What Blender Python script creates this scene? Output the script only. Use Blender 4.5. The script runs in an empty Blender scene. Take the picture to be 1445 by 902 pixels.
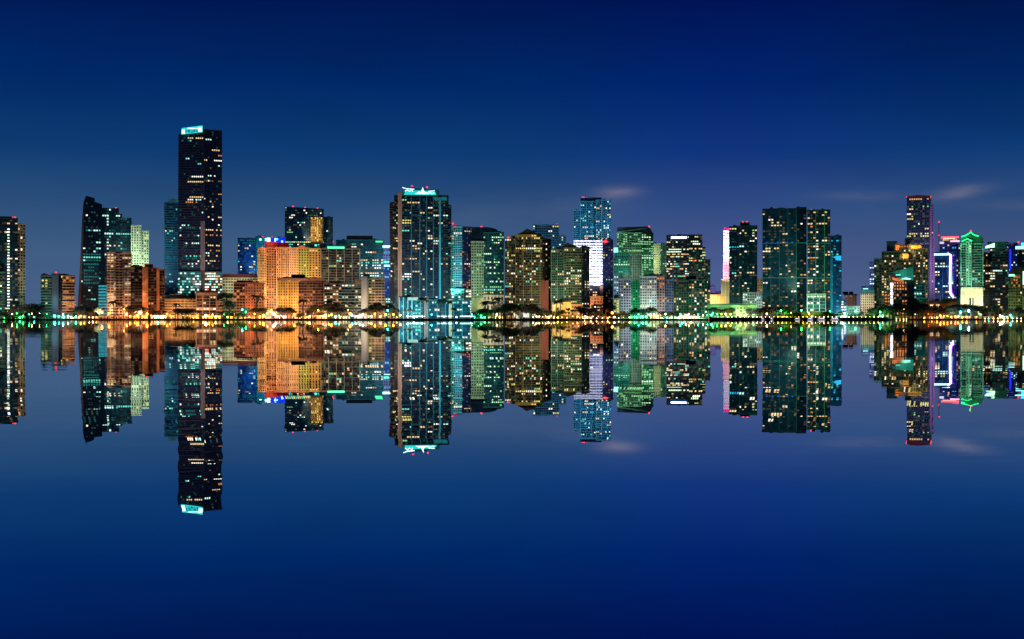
import bpy, bmesh, math, random
from mathutils import Vector, Matrix
random.seed(7)
SC = bpy.context.scene
COL = SC.collection
F = 1800.0            # focal length in photo pixels
CX, CY = 722.5, 451.0 # principal point of the photo
CAMH = 0.45
GROUND = 1.4

# ------------------------------------------------------------------ materials
def lin(h):
    if not isinstance(h, str): return tuple(h)
    h = h.lstrip('#'); o = []
    for i in (0, 2, 4):
        c = int(h[i:i+2], 16) / 255.0
        o.append(c/12.92 if c <= 0.04045 else ((c+0.055)/1.055)**2.4)
    return tuple(o)

_M = {}
def wallmat(h, rough=0.8, var=0.28, scale=0.06):
    """painted concrete / stucco with blotchy tone and faint vertical weather streaks"""
    k = ('w', h, rough)
    if k in _M: return _M[k]
    m = bpy.data.materials.new('wall_paint'); m.use_nodes = True
    nt = m.node_tree; p = nt.nodes['Principled BSDF']
    c = lin(h)
    tc = nt.nodes.new('ShaderNodeTexCoord')
    mp = nt.nodes.new('ShaderNodeMapping'); mp.inputs['Scale'].default_value = (1.0, 1.0, 0.12)
    nz = nt.nodes.new('ShaderNodeTexNoise'); nz.inputs['Scale'].default_value = scale*6; nz.inputs['Detail'].default_value = 4
    mr = nt.nodes.new('ShaderNodeMapRange')
    mr.inputs['From Min'].default_value = .3; mr.inputs['From Max'].default_value = .7
    mr.inputs['To Min'].default_value = 1-var; mr.inputs['To Max'].default_value = 1+var
    mx = nt.nodes.new('ShaderNodeVectorMath'); mx.operation = 'SCALE'
    mx.inputs[0].default_value = c
    nt.links.new(tc.outputs['Object'], mp.inputs['Vector']); nt.links.new(mp.outputs['Vector'], nz.inputs['Vector'])
    nt.links.new(nz.outputs['Fac'], mr.inputs['Value']); nt.links.new(mr.outputs['Result'], mx.inputs['Scale'])
    nt.links.new(mx.outputs['Vector'], p.inputs['Base Color'])
    p.inputs['Roughness'].default_value = rough
    _M[k] = m; return m

def glassmat(h, rough=0.3, gain=1.0):
    """dark facade glass: each pane a little different in tint and tilt"""
    k = ('g', h, rough, gain)
    if k in _M: return _M[k]
    m = bpy.data.materials.new('facade_glass'); m.use_nodes = True
    nt = m.node_tree; p = nt.nodes['Principled BSDF']
    c = tuple(x*gain for x in lin(h))
    tc = nt.nodes.new('ShaderNodeTexCoord')
    mp = nt.nodes.new('ShaderNodeMapping'); mp.inputs['Scale'].default_value = (0.33, 0.33, 0.29)
    wn = nt.nodes.new('ShaderNodeTexWhiteNoise')
    fl = nt.nodes.new('ShaderNodeVectorMath'); fl.operation = 'FLOOR'
    mr = nt.nodes.new('ShaderNodeMapRange'); mr.inputs['To Min'].default_value = .45; mr.inputs['To Max'].default_value = 1.6
    mx = nt.nodes.new('ShaderNodeVectorMath'); mx.operation = 'SCALE'; mx.inputs[0].default_value = c
    L = nt.links.new
    L(tc.outputs['Object'], mp.inputs['Vector']); L(mp.outputs['Vector'], fl.inputs[0]); L(fl.outputs['Vector'], wn.inputs['Vector'])
    L(wn.outputs['Value'], mr.inputs['Value']); L(mr.outputs['Result'], mx.inputs['Scale']); L(mx.outputs['Vector'], p.inputs['Base Color'])
    p.inputs['Roughness'].default_value = rough; p.inputs['IOR'].default_value = 1.45; p.inputs['Specular IOR Level'].default_value = .25
    _M[k] = m; return m

def emit(c, s, sample=False):
    k = ('e', c, s)
    if k in _M: return _M[k]
    m = bpy.data.materials.new('lit_surface'); m.use_nodes = True
    p = m.node_tree.nodes['Principled BSDF']
    p.inputs['Base Color'].default_value = (.02, .02, .02, 1)
    p.inputs['Emission Color'].default_value = (*lin(c), 1); p.inputs['Emission Strength'].default_value = s
    m.cycles.emission_sampling = 'FRONT' if sample else 'NONE'
    _M[k] = m; return m

def winmat(c, s):
    """a lit room: brightness uneven across the pane (curtains, furniture, ceiling lamps)"""
    k = ('lw', c, s)
    if k in _M: return _M[k]
    m = bpy.data.materials.new('lit_window'); m.use_nodes = True
    nt = m.node_tree; p = nt.nodes['Principled BSDF']
    p.inputs['Base Color'].default_value = (.02, .02, .02, 1); p.inputs['Roughness'].default_value = .2
    p.inputs['Emission Color'].default_value = (*lin(c), 1)
    g = nt.nodes.new('ShaderNodeNewGeometry')
    nz = nt.nodes.new('ShaderNodeTexNoise'); nz.inputs['Scale'].default_value = .9; nz.inputs['Detail'].default_value = 2
    mr = nt.nodes.new('ShaderNodeMapRange'); mr.inputs['From Min'].default_value = .25; mr.inputs['From Max'].default_value = .75
    mr.inputs['To Min'].default_value = s*.25; mr.inputs['To Max'].default_value = s*1.75
    nt.links.new(g.outputs['Position'], nz.inputs['Vector']); nt.links.new(nz.outputs['Fac'], mr.inputs['Value'])
    nt.links.new(mr.outputs['Result'], p.inputs['Emission Strength'])
    m.cycles.emission_sampling = 'NONE'
    _M[k] = m; return m

LIT = {  # name: (colour, strength)
 'warm': ('#ffd89c', 1.05), 'warm2': ('#ffc070', .8), 'white': ('#fff0d8', 1.5), 'yel': ('#fff08a', .9), 'org': ('#ff9a4a', .8),
 'dim': ('#c8a060', .30), 'dim2': ('#8a7a50', .18), 'teal': ('#7affe8', .85), 'dteal': ('#20a8a0', .35), 'tealw': ('#c8fff0', 1.3),
 'grn': ('#a8ffb0', .7), 'grnw': ('#d8ffd0', 1.3), 'dgrn': ('#3a9a60', .3), 'blue': ('#2060ff', .7), 'cyan': ('#20d8ff', .9),
 'red': ('#ff2030', .9), 'bwhite': ('#e0e8ff', 2.2), 'gold': ('#ffcf60', 1.0),
}
PAL = {
 'res': ['warm']*4+['white']*3+['warm2']*3+['yel']+['org']+['dim']*3+['dim2']*2,
 'resg': ['warm']*3+['white']*2+['yel']*2+['grn']+['teal']+['dim']*3+['dim2']*2+['dgrn'],
 'off': ['teal']*2+['tealw']*3+['dteal']*4+['white'],
 'offw': ['white']*3+['warm']*3+['tealw']*2+['dim']*2+['teal']+['dteal'],
 'org': ['warm']*3+['white']*2+['org']*3+['warm2']*2+['dim']*2,
 'grn': ['grnw']*3+['grn']*3+['dgrn']*3+['yel']+['white'],
 'blu': ['tealw']*3+['warm']*3+['white']*3+['cyan']+['teal']*2+['dteal']*2+['yel']*2,
}
LIT.update({'f1': ('#b89860', .24), 'f2': ('#7a8a70', .17), 'f3': ('#3a908a', .22), 'f4': ('#b8844c', .22), 'f5': ('#4a7a98', .2), 'tealb': ('#28a8b8', .75)})
FAINT = {'res': ['f1', 'f1', 'f2', 'f4', 'dim2'], 'resg': ['f1', 'f2', 'f3', 'f3', 'f2'], 'off': ['f3', 'f3', 'f2'], 'offw': ['f1', 'f2', 'f3'], 'org': ['f1', 'f4', 'f4'], 'grn': ['f3', 'f2', 'dgrn'], 'blu': ['f5', 'f3', 'f5', 'f2']}
for _k in LIT: PAL[_k] = [_k]

# ------------------------------------------------------------------ object helpers
def link(name, me, parent=None, loc=None):
    o = bpy.data.objects.new(name, me); COL.objects.link(o)
    if parent is not None: o.parent = parent
    if loc is not None: o.location = loc
    return o

def tag(o, label=None, cat=None, group=None, kind=None):
    if label: o['label'] = label
    if cat: o['category'] = cat
    if group: o['group'] = group
    if kind: o['kind'] = kind
    return o

class MB:
    """collects quads / boxes / tubes and links them as one mesh object"""
    def __init__(s): s.v = []; s.f = []
    def poly(s, pts):
        n = len(s.v); s.v += [tuple(p) for p in pts]; s.f.append(tuple(range(n, n+len(pts))))
    def hexa(s, b, t):
        n = len(s.v); s.v += [tuple(p) for p in b] + [tuple(p) for p in t]; k = len(b)
        s.f.append(tuple(range(n+k-1, n-1, -1))); s.f.append(tuple(range(n+k, n+2*k)))
        for i in range(k): j = (i+1) % k; s.f.append((n+i, n+j, n+k+j, n+k+i))
    def box(s, x0, x1, y0, y1, z0, z1):
        q = [(x0,y0),(x1,y0),(x1,y1),(x0,y1)]
        s.hexa([(a,b,z0) for a,b in q], [(a,b,z1) for a,b in q])
    def prism(s, outline, y0, y1):
        """outline [(x,z)] counter-clockwise seen from the front, pushed from y0 to y1"""
        n = len(s.v); k = len(outline)
        f0 = (lambda x: y0) if not callable(y0) else y0
        f1 = (lambda x: y1) if not callable(y1) else y1
        s.v += [(x, f0(x), z) for x, z in outline] + [(x, f1(x), z) for x, z in outline]
        s.f.append(tuple(range(n, n+k))); s.f.append(tuple(range(n+2*k-1, n+k-1, -1)))
        for i in range(k): j = (i+1) % k; s.f.append((n+j, n+i, n+k+i, n+k+j))
    def tube(s, pts, radii, seg=6):
        rings = []
        for i, p in enumerate(pts):
            p = Vector(p); a = Vector(pts[max(i-1, 0)]); b = Vector(pts[min(i+1, len(pts)-1)])
            d = (b-a).normalized(); u = d.cross(Vector((0.31, 1, 0.17))).normalized(); w = d.cross(u)
            r = radii[i] if isinstance(radii, (list, tuple)) else radii
            n = len(s.v); rings.append(n)
            for k in range(seg):
                t = 2*math.pi*k/seg; s.v.append(tuple(p + u*math.cos(t)*r + w*math.sin(t)*r))
        for i in range(len(rings)-1):
            for k in range(seg):
                j = (k+1) % seg
                s.f.append((rings[i]+k, rings[i]+j, rings[i+1]+j, rings[i+1]+k))
        s.f.append(tuple(rings[0]+k for k in range(seg-1, -1, -1))); s.f.append(tuple(rings[-1]+k for k in range(seg)))
    def ball(s, c, r, seg=8, rings=5, sz=1.0):
        n0 = len(s.v); c = Vector(c)
        for i in range(rings+1):
            ph = math.pi*i/rings
            for k in range(seg):
                t = 2*math.pi*k/seg
                s.v.append((c.x+r*math.sin(ph)*math.cos(t), c.y+r*math.sin(ph)*math.sin(t), c.z+r*sz*math.cos(ph)))
        for i in range(rings):
            for k in range(seg):
                j = (k+1) % seg
                s.f.append((n0+i*seg+k, n0+(i+1)*seg+k, n0+(i+1)*seg+j, n0+i*seg+j))
    def mesh(s, name, mat):
        me = bpy.data.meshes.new(name); me.from_pydata(s.v, [], s.f); me.materials.append(mat); me.validate(); me.update(); return me
    def build(s, name, mat, parent=None):
        return link(name, s.mesh(name, mat), parent) if s.v else None

_winmesh = {}
def window_mesh(key, mat):
    if key not in _winmesh:
        b = MB(); b.box(-.5, .5, -.06, .06, -.5, .5); _winmesh[key] = b.mesh('window', mat)
    return _winmesh[key]

def beacon_mesh():
    if 'bc' not in _winmesh:
        b = MB(); b.ball((0,0,0), 1.15, 8, 6); _winmesh['bc'] = b.mesh('beacon', emit('#ff3038', 3.0))
        b = MB(); b.tube([(0,0,-4.2),(0,0,-.5)], [.16,.1], 5); _winmesh['bm'] = b.mesh('mast', wallmat('#303438'))
    return _winmesh['bc']

# ------------------------------------------------------------------ sky and camera
def make_world():
    w = bpy.data.worlds.new('World'); SC.world = w; w.use_nodes = True
    nt = w.node_tree; nt.nodes.clear(); N = nt.nodes.new; L = nt.links.new
    def val(x, sock):
        if hasattr(x, 'links'): L(x, sock)
        else: sock.default_value = x
    def M(op, a, b=0.0, c=0.0, clamp=False):
        n = N('ShaderNodeMath'); n.operation = op; n.use_clamp = clamp
        for i, x in enumerate((a, b, c)): val(x, n.inputs[i])
        return n.outputs[0]
    tc = N('ShaderNodeTexCoord'); sp = N('ShaderNodeSeparateXYZ'); L(tc.outputs['Generated'], sp.inputs[0])
    X, Y, Z = sp.outputs
    az = M('ABSOLUTE', M('MAXIMUM', M('ABSOLUTE', Y), .05))
    u = M('DIVIDE', X, az); v = M('DIVIDE', Z, az)
    zz = M('MULTIPLY', M('ABSOLUTE', Z), 1.6)
    def ramp(stops):
        r = N('ShaderNodeValToRGB'); r.color_ramp.interpolation = 'EASE' if False else 'LINEAR'
        el = r.color_ramp.elements
        for i, (y, c) in enumerate(stops):
            t = (CY-y)/F; t = t/math.sqrt(1+t*t)*1.6; t = min(max(t, 0), 1)
            e = el[i] if i < 2 else el.new(t)
            e.position = t; e.color = (*lin(c), 1)
        L(zz, r.inputs[0]); return r.outputs[0]
    left = ramp(SKY_LEFT); right = ramp(SKY_MID); far = ramp(SKY_RIGHT)
    # across the horizon: teal-blue at the left, violet-blue right of the middle, back to blue at the right
    g = M('POWER', 2.718, M('MULTIPLY', M('POWER', M('DIVIDE', M('SUBTRACT', u, .168), .115), 2.0), -1.0))
    sd = M('MULTIPLY_ADD', u, 6.0, -1.0, True)
    mix0 = N('ShaderNodeMix'); mix0.data_type = 'RGBA'; L(sd, mix0.inputs['Factor']); L(left, mix0.inputs[6]); L(far, mix0.inputs[7])
    mix1 = N('ShaderNodeMix'); mix1.data_type = 'RGBA'; L(g, mix1.inputs['Factor']); L(mix0.outputs[2], mix1.inputs[6]); L(right, mix1.inputs[7])
    col = mix1.outputs[2]
    # thin, town-lit cloud streaks low over the roofs
    nz = N('ShaderNodeTexNoise'); nz.inputs['Scale'].default_value = 22.0; nz.inputs['Detail'].default_value = 5
    mp = N('ShaderNodeMapping'); mp.inputs['Scale'].default_value = (1, 1, 4.0); L(tc.outputs['Generated'], mp.inputs[0]); L(mp.outputs[0], nz.inputs['Vector'])
    tot = None
    for (px, py, sx, sy, k, sl) in CLOUDS:
        du = M('DIVIDE', M('SUBTRACT', u, (px-CX)/F), sx/F)
        dv = M('DIVIDE', M('SUBTRACT', M('SUBTRACT', v, (CY-py)/F), M('MULTIPLY', M('SUBTRACT', u, (px-CX)/F), sl)), sy/F)
        gg = M('MULTIPLY', M('POWER', 2.718, M('MULTIPLY', M('ADD', M('POWER', M('ABSOLUTE', du), 2.0), M('POWER', M('ABSOLUTE', dv), 2.0)), -1.0)), k)
        tot = gg if tot is None else M('ADD', tot, gg)
    fac = M('MULTIPLY', tot, M('MULTIPLY_ADD', nz.outputs['Fac'], 2.2, -.35, True), clamp=True)
    mix2 = N('ShaderNodeMix'); mix2.data_type = 'RGBA'; L(fac, mix2.inputs['Factor']); L(col, mix2.inputs[6]); mix2.inputs[7].default_value = (*lin('#8a8496'), 1)
    n2 = N('ShaderNodeTexNoise'); n2.inputs['Scale'].default_value = 5.0; n2.inputs['Detail'].default_value = 4; n2.inputs['Roughness'].default_value = .6
    m2 = N('ShaderNodeMapping'); m2.inputs['Scale'].default_value = (1, 1, 5.0); L(tc.outputs['Generated'], m2.inputs[0]); L(m2.outputs[0], n2.inputs['Vector'])
    hz = N('ShaderNodeVectorMath'); hz.operation = 'SCALE'; L(mix2.outputs[2], hz.inputs[0]); L(M('MULTIPLY_ADD', n2.outputs['Fac'], .34, .83), hz.inputs['Scale'])
    bg = N('ShaderNodeBackground'); L(hz.outputs[0], bg.inputs['Color']); bg.inputs['Strength'].default_value = 1.0
    # last trace of dusk from a sun already down
    sky = N('ShaderNodeTexSky'); sky.sky_type = 'NISHITA'; sky.sun_disc = False
    sky.sun_elevation = math.radians(-3); sky.sun_rotation = math.radians(200)
    bg2 = N('ShaderNodeBackground'); L(sky.outputs[0], bg2.inputs['Color']); bg2.inputs['Strength'].default_value = .002
    ad = N('ShaderNodeAddShader'); L(bg.outputs[0], ad.inputs[0]); L(bg2.outputs[0], ad.inputs[1])
    out = N('ShaderNodeOutputWorld'); L(ad.outputs[0], out.inputs['Surface'])

SKY_LEFT = [(451,'#4a6084'),(350,'#3e5c82'),(290,'#294e7a'),(220,'#0e3b72'),(120,'#002866'),(0,'#001652'),(-500,'#000834')]
SKY_MID = [(451,'#546292'),(350,'#46588c'),(290,'#304b84'),(220,'#11347c'),(120,'#00236c'),(0,'#001254'),(-500,'#000834')]
SKY_RIGHT = [(451,'#526086'),(350,'#40547e'),(290,'#2a4b7a'),(220,'#0c3872'),(120,'#002460'),(0,'#001246'),(-500,'#000834')]
CLOUDS = [(872,272,30,9,.46,.06),(1352,272,38,9,.5,.14),(1225,276,70,7,.16,.0),(800,292,80,16,.10,0),(1430,288,70,8,.12,0),(640,306,120,18,.08,.02)]

def make_camera():
    cd = bpy.data.cameras.new('camera'); c = bpy.data.objects.new('camera', cd); COL.objects.link(c)
    cd.sensor_fit = 'HORIZONTAL'; cd.sensor_width = 36; cd.lens = 36*F/1445.0
    cd.clip_start = .1; cd.clip_end = 60000
    c.location = (0, 0, CAMH); c.rotation_euler = (math.pi/2, 0, 0); SC.camera = c
    vs = SC.view_settings; vs.view_transform = 'Standard'; vs.look = 'None'; vs.gamma = 1; vs.exposure = 0
    SC.render.film_transparent = False
    cy = SC.cycles; cy.max_bounces = 5; cy.diffuse_bounces = 2; cy.glossy_bounces = 4; cy.transmission_bounces = 1; cy.sample_clamp_indirect = 4; cy.caustics_reflective = False
    cy.use_light_tree = True; cy.pixel_filter_type = 'BLACKMAN_HARRIS'; cy.filter_width = 1.5

# ------------------------------------------------------------------ buildings
ALL = []
FLOODK = .62; LITK = 1.55
def soften(c, k=.48):
    g = .3*c[0]+.5*c[1]+.2*c[2]; return tuple(x*(1-k)+g*k for x in c)
class Bld:
    """one tower: an Empty at its base, turned to the bay; pixel columns / rows of the photo give its measured outline"""
    def __init__(s, name, label, Y, pc, cat='tower', sn=None, rng=None, group=None):
        s.Y = Y; s.pc = pc; s.sn = sn; s.rng = rng; s.label = label
        th = math.atan2(pc-CX, F); s.sh = Y*math.cos(th)/F; s.sv = Y/F; s.th = th
        s.e = link(name, None, loc=((pc-CX)*Y/F, Y, GROUND)); s.e.rotation_euler = (0, 0, -th)
        tag(s.e, label, cat, group); s.nlit = 0; s.extra = {}; s.dark = []; s.R = random.Random(sum(map(ord, name)) + int(pc*7))
        ALL.append(s)
    def X(s, px): return (px-s.pc)*s.sh
    def Z(s, py): return (CY-py)*s.sv + CAMH - GROUND
    def w(s, outline, wall='#202830', glass=False, part='wing', dy=0, sk=None, dp=30, fh=3.5, bw=3.2, win=None, wincol='#080c12',
          band=None, mull=None, pier=None, lit=0, pal='res', rows=(), cols=(), yb=None, lw=.70, lh=.48, faint=.20, roof=True, side=True, only=None, rough=None):
        """outline: (x0,x1,ytop[,ybottom]) or [(px,py)...] counter-clockwise from bottom left."""
        if len(outline) <= 4 and not isinstance(outline[0], tuple):
            x0, x1, yt = outline[:3]; ybt = outline[3] if len(outline) > 3 else None
            zb = 0 if ybt is None else s.Z(ybt)
            pts = [(s.X(x0), zb), (s.X(x1), zb), (s.X(x1), s.Z(yt)), (s.X(x0), s.Z(yt))]
        else:
            pts = [(s.X(a), max(0, s.Z(b)) if b < 449 else 0) for a, b in outline]
        xs = [p[0] for p in pts]; zs = [p[1] for p in pts]; xa, xb, za, zb = min(xs), max(xs), min(zs), max(zs)
        d0, d1 = sk if sk else (dy, dy)
        def fy(x): return d0 + (d1-d0)*(x-xa)/max(xb-xa, 1e-6)
        yback = max(d0, d1)+dp
        body = MB(); body.prism(pts, fy, yback)
        mat = glassmat(wall, gain=2.3) if glass else wallmat(wall, .8 if rough is None else rough)
        wing = body.build(part, mat, s.e)
        def span(z):
            hit = []
            for i in range(len(pts)):
                (ax, az), (bx, bz) = pts[i], pts[(i+1) % len(pts)]
                if az != bz and min(az, bz) <= z <= max(az, bz): hit.append(ax+(bx-ax)*(z-az)/(bz-az))
            return (min(hit), max(hit)) if len(hit) >= 2 else None
        def top(x):
            hit = []
            for i in range(len(pts)):
                (ax, az), (bx, bz) = pts[i], pts[(i+1) % len(pts)]
                if ax != bx and min(ax, bx) <= x <= max(ax, bx): hit.append(az+(bz-az)*(x-ax)/(bx-ax))
            return max(hit) if hit else zb
        nf = max(1, round((zb-za)/fh)); fh = (zb-za)/nf
        nb = max(1, round((xb-xa)/bw)); bw = (xb-xa)/nb
        ang = math.atan2(d1-d0, xb-xa)
        if band:
            pr, thk, bc = band[:3]; step = band[3] if len(band) > 3 else 1
            b = MB()
            for k in range(0, nf+1, step):
                z = za+k*fh; q = span(min(max(z, za+.05), zb-.05))
                if not q: continue
                l, r = q[0]-pr*.8, q[1]+pr*.8
                base = [(l, fy(q[0])-pr), (r, fy(q[1])-pr), (r, yback+.2), (l, yback+.2)]
                z1 = z+thk/2 if k < nf else z+.35
                b.hexa([(x, y, z-thk/2) for x, y in base], [(x, y, z1) for x, y in base])
            b.build('floor_banding', wallmat(bc), wing)
        if mull:
            wd, ev, mc = mull; b = MB()
            for k in range(0, nb+1, ev):
                x = min(max(xa+k*bw, xa+wd/2), xb-wd/2); z1 = top(x)-.1; y = fy(x)
                b.box(x-wd/2, x+wd/2, y-.22, y-.01, za, z1)
            b.build('mullion_grid', wallmat(mc), wing)
        if pier:
            ev, wd, pr, pcx = pier
            for k in range(0, nb+1, ev):
                x = min(max(xa+k*bw, xa+wd/2), xb-wd/2); z1 = top(x)+.25; y = fy(x)
                b = MB(); b.box(x-wd/2, x+wd/2, y-pr, y+.3, za, z1); b.build('pier', wallmat(pcx), wing)
        if roof and not isinstance(outline[0], tuple):
            b = MB()
            base = [(xa-.3, d0-.35), (xb+.3, d1-.35), (xb+.3, yback+.3), (xa-.3, yback+.3)]
            b.hexa([(x, y, zb+.36) for x, y in base], [(x, y, zb+1.5) for x, y in base])
            b.build('parapet', wallmat(band[2] if band else wall if not glass else '#1a242a'), wing)
            if xb-xa > 9 and zb > 18 and ybt is None:
                for q in range(2 if xb-xa < 24 else 4):
                    bw_ = s.R.uniform(1.6, 4.2); x = s.R.uniform(xa+bw_, xb-bw_); hh = s.R.uniform(1.4, 3.4); y = max(d0, d1)+s.R.uniform(4, 14)
                    b = MB(); b.box(x-bw_, x+bw_, y, y+4, zb+.2, zb+hh)
                    if q == 1: b.box(x-bw_*.5, x+bw_*.3, y+.5, y+3, zb+hh, zb+hh+.9)
                    b.build('rooftop_unit', wallmat(s.R.choice(['#2a3038', '#3a3c3e', '#1c2228'])), s.e)
                if s.R.random() < .45:
                    x = s.R.uniform(xa+2, xb-2); hh = s.R.uniform(4, 8); b = MB(); b.tube([(x, max(d0, d1)+8, zb), (x, max(d0, d1)+8, zb+hh)], [.14, .06], 5); b.build('antenna', wallmat('#404448'), s.e)
        # windows
        floor_w = [min(3.0, s.R.lognormvariate(-.35, .8)) for _ in range(nf)]
        cells = {}
        for k in range(nf):
            z = za+(k+.5)*fh
            q = span(z); q2 = span(min(z+fh*.4, zb-.02)); q3 = span(max(z-fh*.4, za+.02))
            if not (q and q2 and q3): continue
            l, r = max(q[0], q2[0], q3[0]), min(q[1], q2[1], q3[1])
            for c in range(nb):
                x = xa+(c+.5)*bw
                if x-bw*.45 < l or x+bw*.45 > r: continue
                cells[(c, k)] = None
                if lit and lit < .4 and s.R.random() < faint: cells[(c, k)] = s.R.choice(FAINT.get(pal, FAINT['res']))
                if lit and s.R.random() < (lit*LITK*floor_w[k] if lit < .4 else lit):
                    cells[(c, k)] = s.R.choice(PAL[pal])
                    if s.R.random() < .22 and (c-1, k) in cells: cells[(c-1, k)] = cells[(c, k)]
        def col_of(px): return int((s.X(px)-xa)/bw)
        def row_of(py): return int((s.Z(py)-za)/fh)
        for (py, pa, pb, pr, pl) in rows:
            k = row_of(py)
            for c in range(col_of(pa), col_of(pb)+1):
                if (c, k) in cells and s.R.random() < pr: cells[(c, k)] = s.R.choice(PAL[pl])
        for (px, ya, yb_, pr, pl) in cols:
            c = col_of(px)
            for k in range(row_of(yb_), row_of(ya)+1):
                if (c, k) in cells and s.R.random() < pr: cells[(c, k)] = s.R.choice(PAL[pl])
        ww, wh = (bw*win[0], fh*win[1]) if win else (bw*lw, fh*lh)
        for (c, k), v in cells.items():
            x = xa+(c+.5)*bw; z = za+(k+.5)*fh; y = fy(x)
            if v is None:
                if win: s.dark.append((x, y-.05, z, ww, wh, ang, wing, wincol))
            else:
                s.extra.setdefault('lit', []).append((x, y-.09, z, ww, wh, ang, wing, v))
        return wing
    def finish(s):
        lits = s.extra.get('lit', []); s.R.shuffle(lits)
        cap = 100
        alld = len(lits)+len(s.dark) <= cap
        for i, (x, y, z, ww, wh, a, wing, v) in enumerate(lits[:cap]):
            o = link('window', window_mesh(v, winmat(*LIT[v])), wing, (x, y, z)); o.scale = (ww*s.R.uniform(.72, 1.15), 1, wh*s.R.uniform(.75, 1.12)); o.rotation_euler = (0, 0, a)
        rest = lits[cap:]
        groups = {}
        for t in rest: groups.setdefault((t[6].name, t[7]), []).append(t)
        def quadmesh(lst, mat, wing, off):
            b = MB()
            for (x, y, z, ww, wh, a, *_r) in lst:
                ca, sa = math.cos(a)*ww/2, math.sin(a)*ww/2
                b.poly([(x-ca, y-sa-off, z-wh/2), (x+ca, y+sa-off, z-wh/2), (x+ca, y+sa-off, z+wh/2), (x-ca, y-sa-off, z+wh/2)])
            tag(b.build('window', mat, wing), kind='stuff')
        for (wn, v), lst in groups.items(): quadmesh(lst, winmat(*LIT[v]), lst[0][6], .03)
        if alld:
            for (x, y, z, ww, wh, a, wing, wc) in s.dark:
                o = link('window', window_mesh(('d', wc), glassmat(wc)), wing, (x, y, z)); o.scale = (ww, 1, wh); o.rotation_euler = (0, 0, a)
        else:
            groups = {}
            for t in s.dark: groups.setdefault((t[6].name, t[7]), []).append(t)
            for (wn, wc), lst in groups.items(): quadmesh(lst, glassmat(wc), lst[0][6], 0)
    def beacon(s, *pts):
        for px, py in pts:
            beacon_mesh()
            o = link('beacon', _winmesh['bc'], s.e, (s.X(px), 12, s.Z(py)))
            link('mast', _winmesh['bm'], o)
    def box(s, name, x0, x1, yt, yb, mat, d0=-.6, d1=3.0):
        b = MB(); b.box(s.X(x0), s.X(x1), d0, d1, s.Z(yb), s.Z(yt)); return b.build(name, mat, s.e)
    def shape(s, name, pts, mat, d0=-.6, d1=3.0):
        b = MB(); b.prism([(s.X(a), s.Z(c)) for a, c in pts], d0, d1); return b.build(name, mat, s.e)
    def strip(s, name, pts, r, mat, d=-1.0):
        b = MB(); b.tube([(s.X(a), d, s.Z(c)) for a, c in pts], r, 6); return b.build(name, mat, s.e)
    def flood(s, x0, x1, yt, yb, c, Lr, dist=None, n=1, up=0.0, dn=False):
        """unseen spots added in front of the facade to light it, aimed at its middle"""
        W = (x1-x0)*s.sh; H = (yb-yt)*s.sv
        D = dist or max(28, min(110, .7*H))
        zc = (s.Z(yt)+s.Z(yb))/2; zl = max(4.0, s.Z(yb)+2)+up*H
        if dn: zl = s.Z(yt)+6
        for i in range(n):
            xt = s.X(x0)+W*(i+.5)/n
            xs = xt
            if i == 0: xs = s.X(x0)-.22*W-3
            elif i == n-1: xs = s.X(x1)+.22*W+3
            tgt = Vector((xt, 0, zc)); src = Vector((xs, -D, zl))
            d = tgt-src; cosn = D/d.length
            ld = bpy.data.lights.new('added_facade_spot', 'SPOT'); ld.color = soften(lin(c)); ld.shadow_soft_size = .35
            m = max(ld.color); 
            ld.energy = FLOODK*Lr*4*math.pi**2*d.length_squared/(.5*cosn)/(1 if n == 1 else 1.35)
            half = math.atan2(max(H*.62, W/n*.8), d.length)
            ld.spot_size = min(2.9, 2*half*1.25); ld.spot_blend = .6
            o = bpy.data.objects.new('added_facade_spot', ld); COL.objects.link(o); o.parent = s.e
            o.location = src; o.rotation_euler = d.to_track_quat('-Z', 'Y').to_euler()
# ------------------------------------------------------------------ the skyline, left to right
R1, R2, R3, R4, R5 = 1500, 1640, 1800, 1980, 2200
SOD = '#ffb066'; TEALF = '#4fe8e0'; GREENF = '#8cffb0'; COOL = '#a8d0ff'; BLUEF = '#5fb4e8'; WARMF = '#ffd9a0'

# 1 tower cut by the left edge
t = Bld('glass_tower', 'dark glass tower at the left edge with one white light column', R1, 10, sn='tower cut by the left edge', rng=(-20, 37))
t.w((-16, 25, 309), '#0a1e28', glass=True, fh=3.5, bw=3.0, mull=(.3, 3, '#3a5a58'), band=(.25, .7, '#24484c'), lit=.07, pal='res', lw=.9,
    cols=[(11.2, 322, 441, 1, 'grnw'), (11.2, 322, 441, .5, 'bwhite')], rows=[(438, -8, 22, .5, 'grn'), (434, -8, 22, .4, 'warm')])
t.w((25, 36, 316), '#b49a7c', fh=3.5, bw=2.9, win=(.62, .6), dy=4, lit=.10, pal='res', band=(.2, .5, '#bda689'))
t.box('penthouse', -8, 17.5, 305, 309, wallmat('#10181e'), 6, 20)
t.box('penthouse', 14, 24, 307, 309, wallmat('#10181e'), 5, 18)
t.w((-16, 7, 386), '#20403c', fh=3.4, bw=3.0, dy=-14, dp=14, win=(.7, .55), lit=.22, pal='resg', band=(.5, .6, '#4c6a58'))
t.beacon((17.3, 306), (21.4, 306)); t.flood(24, 38, 316, 446, WARMF, .17, n=1); t.flood(-14, 25, 309, 446, TEALF, .2)

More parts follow.
